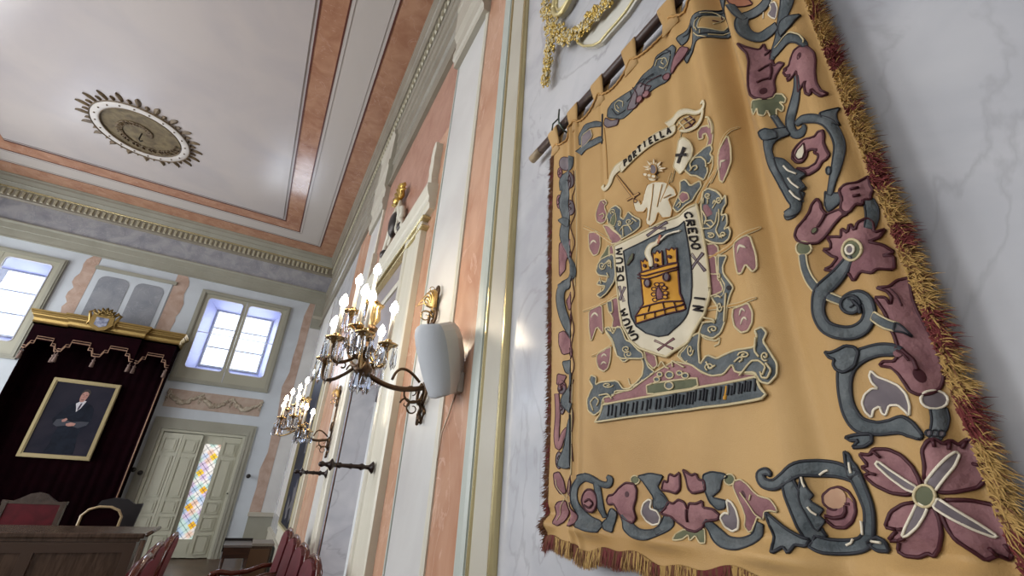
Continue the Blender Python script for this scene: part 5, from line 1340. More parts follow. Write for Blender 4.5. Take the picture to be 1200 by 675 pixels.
for q in ([(90, 640), (120, 680), (170, 650)], [(240, 500), (280, 470), (330, 470)], [(340, 440), (300, 470), (270, 520)], [(400, 290), (430, 300), (425, 340), (400, 400)], [(420, 300), (380, 310), (350, 350)], [(500, 215), (530, 200), (560, 170)], [(600, 130), (640, 90), (690, 30), (740, 0)], [(750, 20), (760, 60), (730, 120), (690, 170), (620, 220)], [(545, 285), (520, 320)], [(180, 600), (210, 570), (200, 540)], [(640, 60), (680, 20)]): p.cord(J, 'n', q, .0016)
for q in ([(380, 345), (372, 365), (385, 375)], [(395, 410), (410, 370), (430, 320)], [(120, 620), (135, 640)], [(590, 210), (615, 230), (650, 225)], [(600, 180), (612, 200)]): p.cord(J, 'c', q, .0014)
for x_, y_ in ((400, 445), (300, 560), (260, 590)): p.ell(J, 'mv', x_, y_, 16, 24, 'k', .0012, .7)
p.done('top_scroll')
Kk = S(640, 90, 5)
p = Piece()
p.fill(Kk, 'bl', [(192, 345), (228, 280), (290, 260), (322, 265), (322, 290), (252, 300), (222, 340), (205, 400), (195, 400)], 'n'); p.band(Kk, 'bl', [(195, 450, 30), (225, 415, 32), (290, 380, 34), (325, 360, 26)], 'n')
p.fill(Kk, 'gm', [(212, 345), (262, 305), (275, 350), (230, 400), (208, 420)], 'c'); p.fill(Kk, 'gm', [(350, 240), (385, 260), (430, 250), (420, 285), (360, 300), (340, 280)], 'k')
p.cord(Kk, 'n', [(330, 220), (328, 300), (322, 390)], .003)
p.done('top_scroll')
# ================= left border strip
L1 = S(640, 200, 5); L2 = S(640, 325, 5); L3 = S(640, 445, 5)
p = Piece()
p.band(Kk, 'bl', [(150, 470, 24), (140, 540, 30), (95, 600, 40), (100, 660, 50)], 'n', .0012); p.ell(Kk, 'gm', 105, 505, 34, 40, 'k', .0014)
p.band(L1, 'bl', [(95, 60, 40), (115, 110, 55), (95, 190, 48), (115, 280, 50), (95, 375, 44), (122, 480, 36), (150, 560, 34), (142, 620, 46), (95, 668, 50), (60, 675, 20)], 'n', .0012)
p.band(L2, 'bl', [(140, -10, 40), (125, 25, 40), (80, 62, 42), (70, 130, 44), (85, 220, 44), (118, 300, 46), (140, 350, 30)], 'n', .0012)
p.fill(L2, 'bl', [(80, 490), (132, 478), (152, 560), (98, 562)], 'n', .0012); p.band(L2, 'bl', [(130, 660, 40), (142, 620, 36), (150, 560, 20)], 'n', .0012)
p.band(L3, 'bl', [(140, 40, 40), (100, 120, 50), (135, 180, 34), (158, 140, 16)], 'n', .0012); p.fill(L3, 'bl', [(110, 240), (158, 198), (158, 500), (92, 522), (55, 500), (92, 400)], 'n', .0012)
p.fill(L1, 'bl', [(65, 290), (100, 270), (155, 300), (110, 330)], 'n', .0012)
p.done('strip_stem')
def squig(F, col, cx, cy, w, h, n=1.6, r=.0016, ph=0):
    p.cord(F, col, [(cx+w*(1-k/14)*math.cos(ph+k*n*PI/7), cy+h*(1-k/16)*math.sin(ph+k*n*PI/7)) for k in range(13)], r)
p = Piece()
for F, col, cx, cy, w_, h_, ph in ((L1, 'gm', 145, 60, 18, 50, 0), (L1, 'mv', 70, 180, 14, 40, 0), (L1, 'gm', 150, 220, 14, 45, 0), (L1, 'mv', 140, 500, 14, 40, 0), (L2, 'gm', 140, 250, 14, 50, 0), (L2, 'mv', 145, 440, 16, 40, 0), (L2, 'gm', 75, 650, 24, 30, 0), (L3, 'mv', 75, 40, 22, 40, 0), (L3, 'gm', 62, 470, 18, 50, 0), (L3, 'mv', 130, 440, 18, 40, 0), (L3, 'gm', 78, 160, 14, 40, 0), (Kk, 'gm', 140, 620, 14, 50, 0), (Kk, 'mv', 75, 560, 14, 30, 0)):
    q_ = Piece(); q_.ell(F, col, cx, cy, w_, h_, 'k', .0016, ph); q_.lay = 6
    q_.cord(F, 'k', [(cx-w_*.6, cy+h_*.5), (cx+w_*.5, cy+h_*.2), (cx-w_*.3, cy-h_*.2), (cx+w_*.4, cy-h_*.6)], .0013); q_.done('strip_leaf')
for F, pts_ in ((L1, [(160, 0), (170, 80), (155, 160), (168, 240), (150, 330), (165, 420), (150, 520), (168, 620)]), (L2, [(155, 0), (165, 100), (150, 180), (165, 300), (155, 420), (168, 520), (150, 640)]), (L3, [(165, 0), (155, 100), (168, 220), (160, 340), (168, 480)])): p.cord(F, 'k', pts_, .0014)
p.done('strip_edging')
p = Piece()
p.fill(L1, 'mv', [(68, 425), (98, 400), (142, 400), (132, 450), (100, 520), (97, 580), (66, 622), (66, 500)], 'k', .0014); p.done('strip_flower')
p = Piece(); p.fill(L2, 'mv', [(98, 130), (130, 78), (152, 110), (142, 172), (110, 188)], 'k', .0014); p.done('strip_flower'); p = Piece(); p.fill(L2, 'mv', [(58, 322), (90, 308), (112, 350), (154, 372), (132, 430), (80, 452), (58, 390)], 'k', .0014); p.done('strip_flower'); p = Piece(); p.fill(L2, 'mv', [(48, 560), (100, 572), (82, 622), (43, 627)], 'k', .0014); p.done('strip_flower'); p = Piece()
p.band(L3, 'mv', [(45, 80, 26), (52, 200, 30), (46, 330, 32), (60, 398, 28), (82, 330, 26), (112, 282, 26), (136, 300, 26), (132, 400, 24)], 'k', .0014)
p.done('strip_flower')
# ================= centre: mantling behind the shield
p = Piece(); p.rs = 1.45
m1 = S(780, 200, 5.625); m2 = S(780, 110, 6.75); m3 = S(680, 225, 7.5); m4 = S(680, 300, 5.625); m5 = S(790, 300, 5.625); bs = S(680, 370, 5)
CR = .0015
def curls(F, lst, name):
    for cx, cy, w_, h_, ph in lst:
        p.cord(F, 'c', [(cx+w_*(1-k/14)*math.cos(ph+k*.72), cy+h_*(1-k/14)*math.sin(ph+k*.72)) for k in range(13)], .0011)
p.fill(m1, 'mv', [(225, 130), (262, 110), (300, 140), (320, 250), (300, 310), (245, 330), (250, 480), (300, 470), (330, 500), (330, 675), (255, 675), (235, 480), (215, 250)], 'c', CR)
p.fill(m1, 'bl', [(235, 130), (266, 108), (322, 128), (357, 160), (368, 190), (402, 162), (404, 220), (372, 242), (352, 288), (402, 286), (404, 345), (374, 382), (412, 370), (430, 402), (412, 445), (368, 474), (300, 470), (238, 442), (232, 330), (222, 220)], 'c', CR); p.fill(m1, 'mv', [(236, 225), (262, 215), (280, 240), (300, 280), (262, 300), (242, 300)], None); p.cord(m1, 'c', [(238, 380), (290, 375), (320, 340), (332, 270)], .0012)
for q in ([(240, 215), (242, 175)], [(300, 245), (325, 205), (312, 188), (303, 215)], [(268, 185), (268, 215)], [(250, 330), (292, 322), (312, 350), (290, 368), (262, 345)], [(345, 250), (345, 330), (322, 390), (350, 440)], [(370, 330), (385, 300)], [(350, 430), (395, 420)]): p.cord(m1, 'c', q, .0012)
p.fill(m1, 'bl', [(38, 240), (60, 180), (90, 120), (88, 68), (132, 58), (160, 100), (212, 58), (222, 92), (190, 150), (170, 200), (105, 240), (60, 268)], 'c', CR); p.fill(m1, 'mv', [(75, 170), (110, 140), (150, 150), (160, 190), (110, 215)], 'c', .001)
p.cord(m1, 'c', [(60, 230), (90, 200), (95, 225), (75, 240)], .0012)
curls(m1, [(345, 190, 22, 26, 0), (375, 420, 24, 22, 2), (290, 425, 30, 20, 4), (270, 160, 22, 20, 1)], 0); p.cord(m1, 'c', [(235, 260), (262, 310), (250, 350)], .0012)
p.done('right_mantling')
p = Piece(); p.rs = 1.45
p.fill(m2, 'mv', [(240, 348), (233, 295), (260, 248), (315, 240), (345, 268), (322, 195), (362, 205), (387, 260), (377, 330), (350, 395), (300, 402), (322, 350), (300, 300), (270, 310), (276, 342)], 'c', CR)
p.fill(m2, 'bl', [(148, 600), (180, 530), (230, 470), (290, 410), (340, 390), (357, 430), (330, 462), (352, 490), (330, 532), (300, 542), (312, 600), (282, 672), (230, 640), (190, 640)], 'c', CR)
p.cord(m2, 'c', [(200, 600), (190, 550), (220, 500), (265, 490), (300, 520), (305, 570)], .0014); p.cord(m2, 'c', [(190, 610), (210, 570), (235, 560), (240, 585), (220, 600)], .0014); p.cord(m2, 'c', [(310, 650), (350, 560), (355, 480)], .0014)
p.cord(m2, 'c', [(312, 180), (345, 190), (378, 240), (376, 320)], .0016)
p.done('plume')
p = Piece(); p.rs = 1.45
p.fill(m3, 'mv', [(200, 290), (260, 300), (300, 340), (340, 370), (405, 408), (345, 455), (290, 462), (265, 400)], 'c', CR)
p.fill(m3, 'mv', [(138, 200), (158, 130), (180, 78), (220, 68), (247, 100), (217, 130), (242, 190), (232, 260), (190, 282), (148, 260)], 'c', CR)
p.fill(m3, 'bl', [(243, 220), (280, 150), (330, 123), (377, 160), (372, 230), (402, 250), (440, 178), (482, 218), (545, 250), (542, 312), (500, 352), (420, 402), (385, 420), (360, 380), (330, 350), (270, 302)], 'c', CR)
p.fill(m3, 'gr', [(298, 230), (330, 188), (342, 250), (322, 312), (278, 292)], 'c', .001)
for q in ([(205, 90), (230, 110)], [(180, 210), (210, 190), (230, 220), (205, 240)], [(260, 240), (275, 300), (330, 330)], [(375, 350), (400, 310), (450, 300), (480, 350)], [(400, 310), (405, 400)], [(480, 240), (520, 270)]): p.cord(m3, 'c', q, .0012)
p.fill(m3, 'gr', [(165, 675), (190, 590), (260, 480), (275, 480), (270, 560), (300, 600), (330, 675)], 'c', CR); p.fill(m3, 'mv', [(275, 500), (300, 470), (325, 560), (328, 660), (290, 600)], 'c', .001)
p.fill(m4, 'mv', [(210, 300), (268, 275), (280, 400), (294, 475), (230, 480), (240, 420), (205, 360)], 'c', CR)
p.fill(m4, 'bl', [(118, 110), (128, 60), (158, 20), (240, -10), (254, 120), (246, 172), (200, 242), (150, 283), (122, 260), (172, 230), (182, 202), (150, 200), (123, 190), (142, 163), (190, 180), (202, 140), (138, 132)], 'c', CR)
for q in ([(160, 100), (180, 60), (220, 40), (230, 90)], [(150, 150), (160, 190)], [(200, 120), (215, 150)]): p.cord(m4, 'c', q, .0012)
p.fill(m4, 'bl', [(178, 482), (215, 473), (240, 522), (265, 470), (292, 478), (322, 560), (352, 572), (392, 620), (422, 640), (432, 680), (270, 680), (238, 560)], 'c', CR); p.fill(m4, 'bl', [(200, 310), (235, 300), (240, 380), (215, 380)], 'c', CR)
curls(m3, [(455, 270, 34, 30, 0), (310, 180, 30, 26, 2), (370, 290, 20, 26, 4)], 0); curls(m4, [(165, 70, 26, 30, 0), (215, 60, 20, 30, 3), (330, 620, 30, 24, 1), (160, 225, 20, 24, 2)], 0)
p.done('left_mantling')
p = Piece(); p.rs = 1.45
p.fill(m5, 'mv', [(200, -10), (252, -10), (270, 100), (322, 190), (302, 262), (200, 260)], 'c', CR)
p.fill(m5, 'bl', [(255, -10), (332, -10), (302, 60), (307, 110), (378, 200), (352, 252), (332, 330), (322, 420), (292, 502), (240, 542), (160, 512), (183, 440), (262, 420), (272, 330), (228, 262), (312, 220), (265, 110)], 'c', CR)
p.ell(m5, 'x', 348, 205, 18, 16, None); p.cord(m5, 'c', [(185, 440), (240, 430), (262, 440), (250, 415), (190, 405)], .0014); p.cord(m5, 'c', [(165, 515), (200, 545), (262, 555), (285, 530), (280, 575), (250, 590)], .0014); p.cord(m5, 'c', [(225, 265), (262, 250), (300, 270)], .0012); p.cord(m5, 'c', [(330, 240), (325, 330), (320, 430)], .0014)
curls(m5, [(290, 330, 18, 40, 0), (250, 480, 34, 26, 2), (285, 130, 12, 30, 1)], 0)
p.done('right_mantling_lower')
# ================= base of the arms
p = Piece(); p.rs = 1.45
p.fill(bs, 'mv', [(150, 522), (150, 480), (220, 458), (280, 440), (360, 390), (380, 358), (440, 330), (540, 265), (650, 288), (720, 340), (820, 350), (880, 278), (902, 330), (1032, 343), (1032, 372), (700, 422), (400, 472)], 'c', CR)
p.fill(bs, 'mv', [(378, 203), (440, 230), (452, 290), (430, 312), (393, 270)], 'c', CR); p.fill(bs, 'mv', [(570, 230), (632, 148), (622, 250), (600, 272)], 'c', CR)
p.fill(bs, 'bl', [(63, 382), (73, 350), (107, 363), (102, 408), (130, 393), (232, 383), (262, 430), (300, 430), (350, 380), (372, 350), (380, 290), (360, 230), (320, 198), (320, 240), (268, 277), (228, 230), (200, 150), (158, 90), (200, 68), (232, 140), (262, 170), (330, 178), (380, 228), (402, 300), (440, 330), (362, 392), (300, 442), (220, 442), (210, 472), (148, 482), (132, 560), (95, 587), (58, 560), (48, 500), (73, 440), (88, 420)], 'c', CR)
p.fill(bs, 'bl', [(560, 230), (632, 128), (702, 98), (692, 180), (700, 290), (740, 228), (792, 250), (830, 228), (900, 198), (1030, 183), (1043, 120), (1028, 88), (1070, 68), (1097, 100), (1077, 150), (1112, 208), (1154, 280), (1154, 350), (1112, 402), (1058, 387), (1023, 330), (900, 330), (880, 280), (830, 342), (760, 352), (700, 322), (650, 290), (600, 270)], 'c', CR)
for q in ([(95, 560), (75, 510), (105, 478), (130, 500), (115, 530)], [(1080, 350), (1100, 300), (1060, 265), (1010, 265), (980, 290), (930, 350)], [(1100, 280), (1130, 320), (1110, 370), (1075, 365), (1065, 330)], [(130, 470), (180, 460), (205, 490)], [(900, 270), (935, 240), (955, 255), (930, 270)], [(1040, 130), (1030, 210), (1060, 245)], [(290, 370), (300, 410), (330, 400)], [(740, 270), (760, 310), (790, 290)], [(180, 85), (210, 100)]): p.cord(bs, 'c', q, .0013)
p.fill(bs, 'gr', [(395, 402), (680, 358), (692, 417), (400, 467)], 'c', CR)
for (x_, y_, r_) in ((523, 347, 22), (470, 345, 14), (578, 335, 14), (455, 375, 16), (610, 350, 18), (525, 410, 24)): p.ell(bs, 'bl', x_, y_, r_, r_*.9, 'c', .0012)
for q in ([(460, 300), (480, 265), (500, 300), (520, 310)], [(540, 300), (535, 260), (565, 280), (600, 300)]): p.cord(bs, 'c', q, .0013)
curls(bs, [(640, 200, 26, 40, 0), (760, 300, 28, 24, 2), (960, 230, 40, 22, 3), (1095, 240, 24, 30, 1), (180, 410, 34, 16, 0), (300, 230, 26, 22, 2), (230, 110, 16, 24, 3)], 0)
p.done('scrolled_base')
p = Piece(); p.rs = 1.45; p.lay = 8
p.fill(bs, 'bl', [(153, 524), (600, 440), (1030, 358), (1058, 420), (1098, 462), (1070, 487), (850, 522), (400, 582), (103, 627), (135, 580)], 'c', .0018, sm=0)
random.seed(4)
x_ = 190
while x_ < 1040:
    y0_ = 517-(x_-190)*.186+8; p.cord(bs, 'n', [(x_, y0_+random.uniform(0, 15)), (x_-3, y0_+45), (x_-8, y0_+random.uniform(65, 85))], .0014, lift=.0085); x_ += random.uniform(14, 34)  # dark strokes put the shade of gather creases into colour
p.band(bs, 'ye', [(858, 412, 16), (852, 450, 22), (845, 492, 18)], None)
p.done('motto_band')
# ================= pennons
def crescent(p, F, a, b, c_, w=10):
    p.band(F, 'wh', [(a[0], a[1], 2), ((a[0]*.6+b[0]*.4-.0), (a[1]*.35+b[1]*.65), w), (b[0], b[1], w*1.1), ((c_[0]*.6+b[0]*.4), (c_[1]*.35+b[1]*.65), w), (c_[0], c_[1], 2)], None, puff=.0015)
def pennon(F, pts, cres, pole, tips=()):
    p = Piece(); p.rs = 1.45; p.band(F, 'o', pole, 'c', .0008); p.fill(F, 'mv', pts, 'c', CR)
    for a, b, c_, w in cres: crescent(p, F, a, b, c_, w)
    for t in tips: p.ell(F, 'wh', t[0], t[1], 11, 11, None)
    return p.done('pennon')
pennon(m3, [(68, 358), (142, 350), (182, 390), (187, 470), (165, 547), (120, 562), (78, 500)], [((92, 465), (122, 430), (152, 455), 14)], [(25, 305, 18), (150, 360, 20), (290, 445, 22)])
pennon(m4, [(60, 360), (155, 323), (162, 430), (167, 522), (120, 465), (80, 572), (63, 480)], [((82, 408), (106, 380), (132, 403), 12)], [(15, 362, 8), (140, 325, 12), (265, 260, 14)])
pennon(bs, [(110, 228), (195, 178), (190, 260), (175, 312), (150, 330), (120, 312), (106, 270)], [((140, 247), (155, 230), (170, 243), 9), ((138, 292), (153, 275), (170, 287), 9)], [(75, 238, 8), (130, 215, 10), (200, 175, 10)])
pennon(bs, [(55, -30), (145, -60), (142, 60), (160, 115), (105, 65), (70, 150), (58, 60)], [((85, 12), (105, -10), (128, 8), 10)], [(40, -25, 6), (100, -45, 8)]) if False else None
pennon(m1, [(445, 482), (552, 418), (592, 550), (602, 640), (580, 672), (535, 618), (505, 677), (468, 677), (448, 580)], [((480, 548), (500, 500), (540, 515), 16)], [(262, 572, 20), (430, 480, 20), (560, 395, 18), (600, 362, 8)])
pennon(m5, [(375, 340), (490, 308), (522, 370), (517, 440), (480, 492), (430, 502), (383, 460), (368, 390)], [((422, 392), (440, 348), (468, 368), 13), ((430, 452), (456, 405), (482, 425), 13)], [(205, 342, 22), (400, 315, 18), (520, 285, 14), (545, 278, 6)])
pennon(m2, [(495, 328), (517, 420), (527, 540), (502, 640), (460, 702), (420, 682), (413, 560), (425, 480), (460, 420)], [((445, 598), (455, 545), (497, 532), 16)], [(330, 690, 14), (400, 560, 14), (485, 320, 12), (540, 240, 8)])
p = Piece(); p.rs = 1.45; p.band(m1, 'o', [(310, -5, 16), (260, 60, 20), (215, 150, 22), (195, 210, 18)], 'c', .0008); p.done('flag_pole')
# ================= ribbon
r1 = S(700, 110, 6.75)
p = Piece(); p.rs = 1.45; p.lay = 3
p.band(Kk, 'wh', [(470, 510, 40), (425, 540, 40), (395, 580, 24), (378, 630, 18), (350, 662, 18), (332, 650, 12), (342, 636, 8)], 'c', .0012)
p.band(m2, 'wh', [(10, 245, 50), (60, 200, 46), (110, 160, 44), (165, 135, 36), (225, 140, 26), (270, 118, 20), (297, 80, 18), (285, 52, 14), (268, 72, 10)], 'c', .0012)
p.band(m2, 'wh', [(285, 120, 12), (265, 190, 16), (225, 250, 18), (165, 292, 16), (120, 295, 10)], 'c', .0012)
p.fill(r1, 'wh', [(188, 590), (205, 560), (245, 530), (300, 470), (380, 400), (450, 340), (530, 280), (580, 243), (615, 250), (612, 292), (560, 335), (480, 390), (400, 450), (320, 515), (262, 570), (205, 632)], 'c', .0012)
rib = p.done('ribbon')
GL = {'P': [[(0, 0), (0, 1), (.8, .95), (.85, .6), (0, .5)]], 'O': [[(.1, .1), (0, .5), (.15, .95), (.6, 1), (.85, .6), (.7, .1), (.35, 0), (.1, .1)]], 'R': [[(0, 0), (0, 1), (.75, .95), (.8, .6), (0, .5), (.85, 0)]], 'T': [[(0, 1), (.9, 1)], [(.45, 1), (.45, 0)]], 'I': [[(.4, 0), (.4, 1)]],
 'E': [[(.8, 1), (0, 1), (0, 0), (.8, 0)], [(0, .5), (.6, .5)]], 'L': [[(0, 1), (0, 0), (.75, 0)]], 'A': [[(0, 0), (.45, 1), (.9, 0)], [(.2, .4), (.7, .4)]], 'C': [[(.8, .85), (.5, 1), (.1, .8), (0, .45), (.2, .05), (.6, 0), (.85, .2)]], 'D': [[(0, 0), (0, 1), (.5, .95), (.85, .5), (.5, .05), (0, 0)]],
 'N': [[(0, 0), (0, 1), (.8, 0), (.8, 1)]], 'U': [[(0, 1), (0, .3), (.2, 0), (.6, 0), (.8, .3), (.8, 1)]], 'M': [[(0, 0), (.1, 1), (.45, .35), (.8, 1), (.9, 0)]], 'X': [[(0, 0), (.85, 1)], [(0, 1), (.85, 0)]]}
def letter(p, F, ch, c_, rt, up, r=.0016, col='x', lift=.0075):
    for st in GL[ch]:
        q = [(c_[0]+rt[0]*(a-.42)+up[0]*(b-.5), c_[1]+rt[1]*(a-.42)+up[1]*(b-.5)) for a, b in st]
        p.cord(F, col, q, r, 0, lift)
p = Piece(); p.rs = 1.45
for ch, c_ in zip('PORTIELLA', ((244, 552), (281, 522), (319, 487), (357, 448), (400, 410), (447, 380), (487, 354), (524, 322), (560, 292))): letter(p, r1, ch, c_, (24, -17), (-8, -42), .0016)
p.done('lettering', rib, 'dark stitched letters PORTIELLA')
# cross flag, staff, fretwork
p = Piece(); p.rs = 1.45; p.band(m2, 'o', [(125, 290, 9), (85, 440, 9), (30, 690, 9)], 'c', .0007); p.band(r1, 'o', [(570, 620, 9), (540, 760, 9), (505, 860, 9)], 'c', .0007)
p.fill(m2, 'wh', [(105, 368), (140, 343), (187, 375), (207, 430), (197, 500), (167, 560), (150, 602), (110, 632), (73, 600), (48, 570), (68, 500), (88, 430)], 'c', .0012)
fo = p.done('cross_flag')
p = Piece(); p.rs = 1.45; p.lay = 16; p.band(m2, 'x', [(160, 428, 26), (140, 475, 18), (102, 552, 28)], None, puff=.001); p.band(m2, 'x', [(83, 488, 26), (130, 490, 18), (178, 486, 26)], None, puff=.001); p.done('black_cross', fo)
p = Piece(); p.rs = 1.45
for q in ([(85, 250), (130, 200), (180, 165)], [(95, 280), (150, 230), (205, 180)], [(130, 290), (180, 250), (215, 205)], [(100, 220), (140, 260), (150, 290)], [(140, 190), (180, 230), (195, 260)], [(170, 165), (210, 200)]): p.cord(m2, 'k' if q[0][0] > 120 else 'c', q, .0014)
p.done('fretwork')
# cream half figure with feather crown and sword
g1 = S(680, 110, 3.75)
p = Piece(); p.rs = 1.45; 
p.fill(g1, 'wh', [(300, 402), (330, 388), (372, 386), (402, 410), (412, 440), (382, 460), (397, 500), (392, 540), (360, 547), (345, 520), (335, 560), (312, 585), (293, 572), (300, 500), (285, 522), (250, 522), (238, 480), (262, 468), (275, 492), (290, 432)], 'o', .0012)
p.ell(g1, 'wh', 322, 372, 20, 16, 'o', .001)
for k in range(11):
    a = PI*(.0+k/10*1.0)+.0; c0 = (333, 335); L_ = 46 if k % 2 else 34
    tip = (c0[0]+L_*math.cos(a), c0[1]-L_*math.sin(a)*1.1+6); 
    p.band(g1, 'wh', [(c0[0]+8*math.cos(a), c0[1]-8*math.sin(a), 14), ((c0[0]+tip[0])/2, (c0[1]+tip[1])/2, 13), (tip[0], tip[1], 2)], 'o', .0007, .0015)
p.ell(g1, 'gm', 333, 338, 15, 22, 'o', .001)
for k in range(3): p.ell(g1, 'wh', 300+k*18, 362+k*4, 10, 8, 'o', .0008)
for q in ([(330, 400), (325, 460), (310, 560)], [(365, 400), (345, 500)], [(395, 440), (370, 460)]): p.cord(g1, 'o', q, .0008)
p.done('crowned_figure')
p = Piece(); p.rs = 1.45; p.band(g1, 'o', [(163, 358, 5), (200, 405, 10), (245, 462, 10)], 'k', .0007); p.band(g1, 'o', [(213, 470, 9), (240, 455, 9), (266, 440, 9)], 'k', .0007); p.ell(g1, 'o', 250, 475, 8, 8, 'k', .0007); p.done('sword')
# ================= shield
s1 = S(720, 230, 5.625); s2 = S(720, 330, 7.5)
def T2(pts): return [(x*.75, y*.75+562.5) for x, y in pts]
outer = [(15, 335), (160, 265), (350, 160), (535, 50), (550, 120), (567, 200), (580, 280), (592, 360), (604, 440), (612, 520), (620, 610)] + T2([(828, 60), (826, 120), (812, 180), (782, 300), (722, 410), (640, 520), (520, 612), (460, 662), (380, 640), (240, 590), (160, 520), (100, 400), (70, 230), (55, 80)]) + [(34, 560), (25, 450)]
inner = [(85, 370), (200, 312), (330, 240), (465, 168), (478, 240), (490, 300), (502, 370), (512, 450), (518, 520), (520, 600)] + T2([(690, 70), (682, 160), (642, 270), (560, 380), (480, 470), (400, 487), (300, 460), (220, 400), (178, 320), (156, 200), (150, 60)]) + [(108, 560), (95, 450)]
p = Piece(); p.rs = 1.45; p.lay = 7; p.fill(s1, 'wh', outer, 'c', .0022, 0, .002); sh = p.done('shield')
p = Piece(); p.rs = 1.45; p.lay = 13; p.fill(s1, 'bl', inner, 'n', .0012, 0, .001)
fld = p.done('shield_field', sh)
p = Piece(); p.rs = 1.45; p.lay = 17
p.fill(s1, 'ye', [(190, 515), (300, 480), (415, 438), (418, 500)] + [(428, 637), (450, 690), (469, 741), (169, 846), (165, 799), (199, 742), (214, 716), (204, 607), (198, 550)], 'k', .0016, 0)
for T_ in ([(206, 508), (198, 432), (215, 441), (226, 420), (240, 436), (252, 424), (257, 492)], [(285, 480), (274, 382), (290, 388), (303, 366), (318, 382), (332, 366), (337, 462)], [(365, 452), (354, 352), (372, 360), (385, 340), (396, 354), (410, 341), (413, 436)]): p.fill(s1, 'ye', T_, 'k', .0014, 0)
for q in ([(185, 530), (230, 535), (300, 512), (360, 495), (422, 465)], [(199, 744), (330, 705), (452, 690)], [(169, 800), (330, 758), (462, 712)], [(186, 550), (240, 556), (310, 535), (425, 480)]): p.cord(s1, 'k', q, .0013, lift=.014)
for q in ([(260, 730), (250, 770)], [(340, 705), (350, 750)], [(400, 695), (412, 730)], [(230, 790), (228, 820)], [(290, 770), (292, 805)], [(350, 752), (356, 785)], [(410, 733), (418, 760)]): p.cord(s1, 'k', q, .001, lift=.014)
p.fill(s1, 'mv', [(302, 692), (296, 640), (312, 600), (337, 640), (342, 680)], 'k', .0012)
for (x_, y_) in ((290, 690), (283, 655), (286, 620), (305, 590), (335, 590), (352, 612), (360, 645), (358, 672)): p.ell(s1, 'ye', x_, y_, 15, 12, 'k', .0009)
p.ell(s1, 'gm', 250, 583, 18, 26, 'k', .0013); p.ell(s1, 'gm', 366, 540, 17, 27, 'k', .0013)
for (x_, y_) in ((232, 470), (308, 430), (382, 405), (308, 465)): p.ell(s1, 'k', x_, y_, 8, 12, None)
p.done('castle', fld)
p = Piece(); p.rs = 1.45; p.lay = 20
p.band(s1, 'wh', [(265, 470, 16), (262, 430, 26), (245, 385, 34), (262, 340, 28), (300, 318, 22), (322, 285, 22)], 'c', .001); p.band(s1, 'pk', [(310, 320, 12), (320, 290, 20), (325, 265, 12)], 'k', .0008); p.cord(s1, 'w', [(330, 300), (360, 262), (400, 238), (445, 230)], .0018, lift=.014)
p.done('sword_arm', fld)
p = Piece(); p.lay = 20; p.band(s1, 'gr', [(115, 465, 10), (140, 420, 24), (152, 390, 8)], 'k', .001); p.done('leaf_sprig', fld)
for F, a, b, c_, d, col in ((s1, (245, 212), (345, 215), (232, 268), (352, 172), 'gm'), (s1, (512, 382), (592, 490), (515, 480), (578, 372), 'gm'), (s1, (55, 600), (85, 700), (58, 690), (92, 605), 'gm'), (s2, (365, 520), (515, 590), (392, 605), (525, 500), 'mv')):
    p = Piece(); p.rs = 1.45; p.lay = 9; p.band(F, col, [(a[0], a[1], 18), ((a[0]+b[0])/2, (a[1]+b[1])/2, 10), (b[0], b[1], 18)], 'k', .0006, .001); p.band(F, col, [(c_[0], c_[1], 18), ((c_[0]+d[0])/2, (c_[1]+d[1])/2, 10), (d[0], d[1], 18)], 'k', .0006, .001); p.done('saltire_cross', sh)
p = Piece(); p.rs = 1.45
LF = .0085
for wd_, F_, cs_, rt_, up_ in (('CREDO', s1, ((495, 128), (508, 180), (520, 232), (528, 286), (540, 332)), (8, 40), (44, -6)), ('IN', s2, ((758, 152), (745, 240)), (2, 44), (78, 6)),
 ('DEUM', s1, ((66, 545), (62, 488), (58, 432), (56, 375)), (-1, -42), (-38, 4)), ('UNUM', s2, ((205, 492), (170, 430), (138, 362), (116, 285)), (-22, -52), (-46, 22))):
    p = Piece(); p.rs = 1.2
    for ch, c_ in zip(wd_, cs_): letter(p, F_, ch, c_, rt_, up_, .0019, lift=LF)
    p.done('lettering', sh, 'dark stitched letters ' + wd_)
# seam lines of the cloth
p = Piece(); p.rs = 1.45; p.cord(Kk, 'o', [(340, 300), (352, 420), (362, 600)], .0009, lift=.001); p.cord(L1, 'c', [(178, 0), (180, 300), (165, 620), (165, 675)], .001, lift=.001); p.cord(L3, 'c', [(162, 0), (162, 560)], .001, lift=.001); p.done('seam_stitching')
# ================= fringe
M_fr = [mat('red_fringe', (112, 48, 46), .8), mat('gold_fringe', (178, 144, 84), .75), mat('brown_fringe', (108, 70, 44), .8)]
def strand(bm, p, d, L_, w, mi, curl):
    side = d.cross(Vector((1, 0, 0))); side = side.normalized() if side.length > 1e-4 else Vector((0, 0, 1))
    o2 = d.cross(side).normalized(); prev = None; pos = Vector(p); dd = d.normalized()
    for k in range(4):
        ww = w*(1, .9, .7, .15)[k]
        ring = [bm.verts.new(pos+side*ww*math.cos(a)+o2*ww*math.sin(a)) for a in (0, 2.09, 4.19)]
        if prev:
            for j in range(3):
                f = bm.faces.new((prev[j], prev[(j+1) % 3], ring[(j+1) % 3], ring[j])); f.material_index = mi
        prev = ring; dd = (dd+curl*.35).normalized(); pos = pos+dd*L_/3
random.seed(21)
def patch(t):   # colour patches along the fringe
    v = math.sin(t*52)+.6*math.sin(t*23+1); return v > .35
bm = bmesh.new()
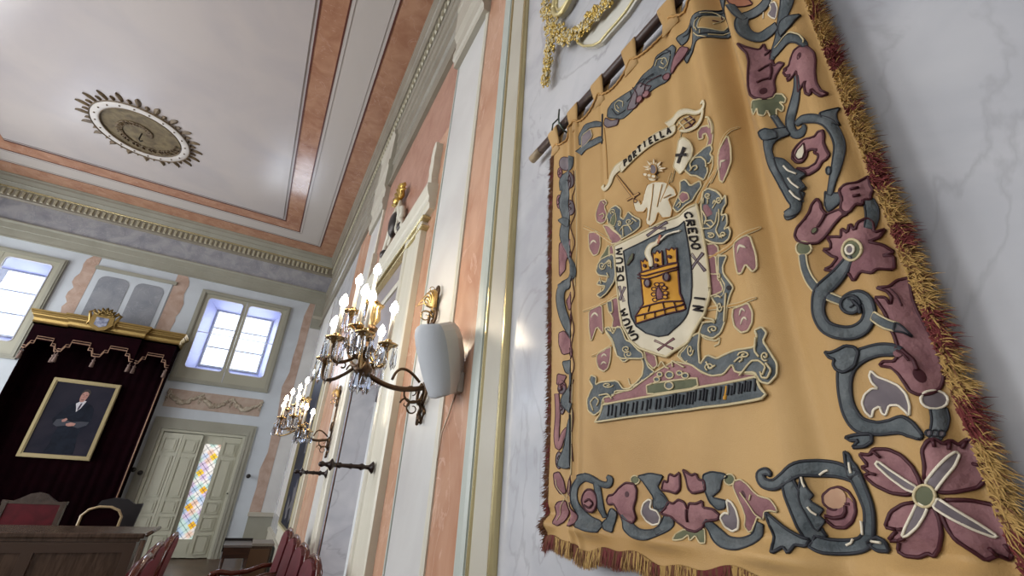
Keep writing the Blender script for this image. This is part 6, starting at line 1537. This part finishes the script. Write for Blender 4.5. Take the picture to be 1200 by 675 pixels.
for k in range(8500):
    z = random.uniform(1.40, 2.70); red = patch(z) and random.random() < .85
    y = YR+random.uniform(-.004, .012); L_ = random.uniform(.012, .029)
    d = Vector((random.uniform(-.9, .25), random.uniform(-1, -.2), random.uniform(-.9, .5))).normalized()
    strand(bm, surf(max(y, YR), z, random.uniform(0, .012)), d, L_, random.uniform(.0007, .0013), 0 if red else (1 if random.random() < .8 else 2), Vector((random.uniform(-.3, .3), random.uniform(-.3, .3), -.7)))
fr = link('right_fringe', bm, M_fr, tap); fr['kind'] = 'stuff'
bm = bmesh.new()
for k in range(2200):
    z = random.uniform(1.38, 2.66); y = YL+random.uniform(-.006, .0)
    d = Vector((random.uniform(-.5, .1), random.uniform(.3, 1), random.uniform(-.6, .3))).normalized()
    strand(bm, surf(y, z, .001), d, random.uniform(.014, .024), .0013, 0 if patch(z) and random.random() < .6 else 2, Vector((0, 0, -.5)))
fr = link('left_fringe', bm, M_fr, tap); fr['kind'] = 'stuff'
bm = bmesh.new()
for k in range(5200):
    y = random.uniform(YR, YL+.01); 
    d = Vector((random.uniform(-.35, .15), random.uniform(-.2, .2), -1)).normalized()
    strand(bm, surf(y, zbot(y)+.004, random.uniform(-.003, .004)), d, random.uniform(.026, .038), .0012, 2 if random.random() < .45 else (0 if patch(y+.3) else 1), Vector((random.uniform(-.1, .1), random.uniform(-.3, .3), -.2)))
fr = link('bottom_fringe', bm, M_fr, tap); fr['kind'] = 'stuff'
# ================= rod and its wall hook
rod = empty('curtain_rod', (RODX, .6, RODZ), 'dark brown wooden rod carrying the tapestry, with a pale worn end', 'rod'); upd()
bm = bmesh.new(); tube(bm, [(RODX, 1.17, RODZ), (RODX, .05, RODZ)], RODR, 16); link('pole', bm, mat('rod_brown', (72, 54, 48), .4, rgb2=(54, 40, 36), scale=6, stretch=(1, .2, 1)), rod, True)
bm = bmesh.new(); tube(bm, [(RODX, 1.235, RODZ), (RODX, 1.169, RODZ)], RODR*1.04, 16); link('worn_end', bm, mat('rod_pale_end', (150, 132, 104), .5), rod, True)
for yy in (1.01, .12):
    bm = bmesh.new(); tube(bm, [(WX, yy, RODZ-.035), (RODX, yy, RODZ-.03), (RODX-RODR-.006, yy, RODZ-.005), (RODX-RODR-.006, yy+.002, RODZ+.03), (RODX-RODR-.002, yy+.004, RODZ+.07)], .0035, 7)
    tube(bm, [(RODX-RODR-.006, yy, RODZ+.02), (RODX-RODR-.02, yy+.02, RODZ+.0), (RODX-RODR-.016, yy+.03, RODZ-.02)], .003, 6)
    tag(link('wall_hook', bm, mat('hook_steel', (84, 92, 84), .35, metal=.8), None, True), 'small metal hook holding the tapestry rod to the wall, %s' % ('at its left end' if yy > .5 else 'at its right end'), 'hook')
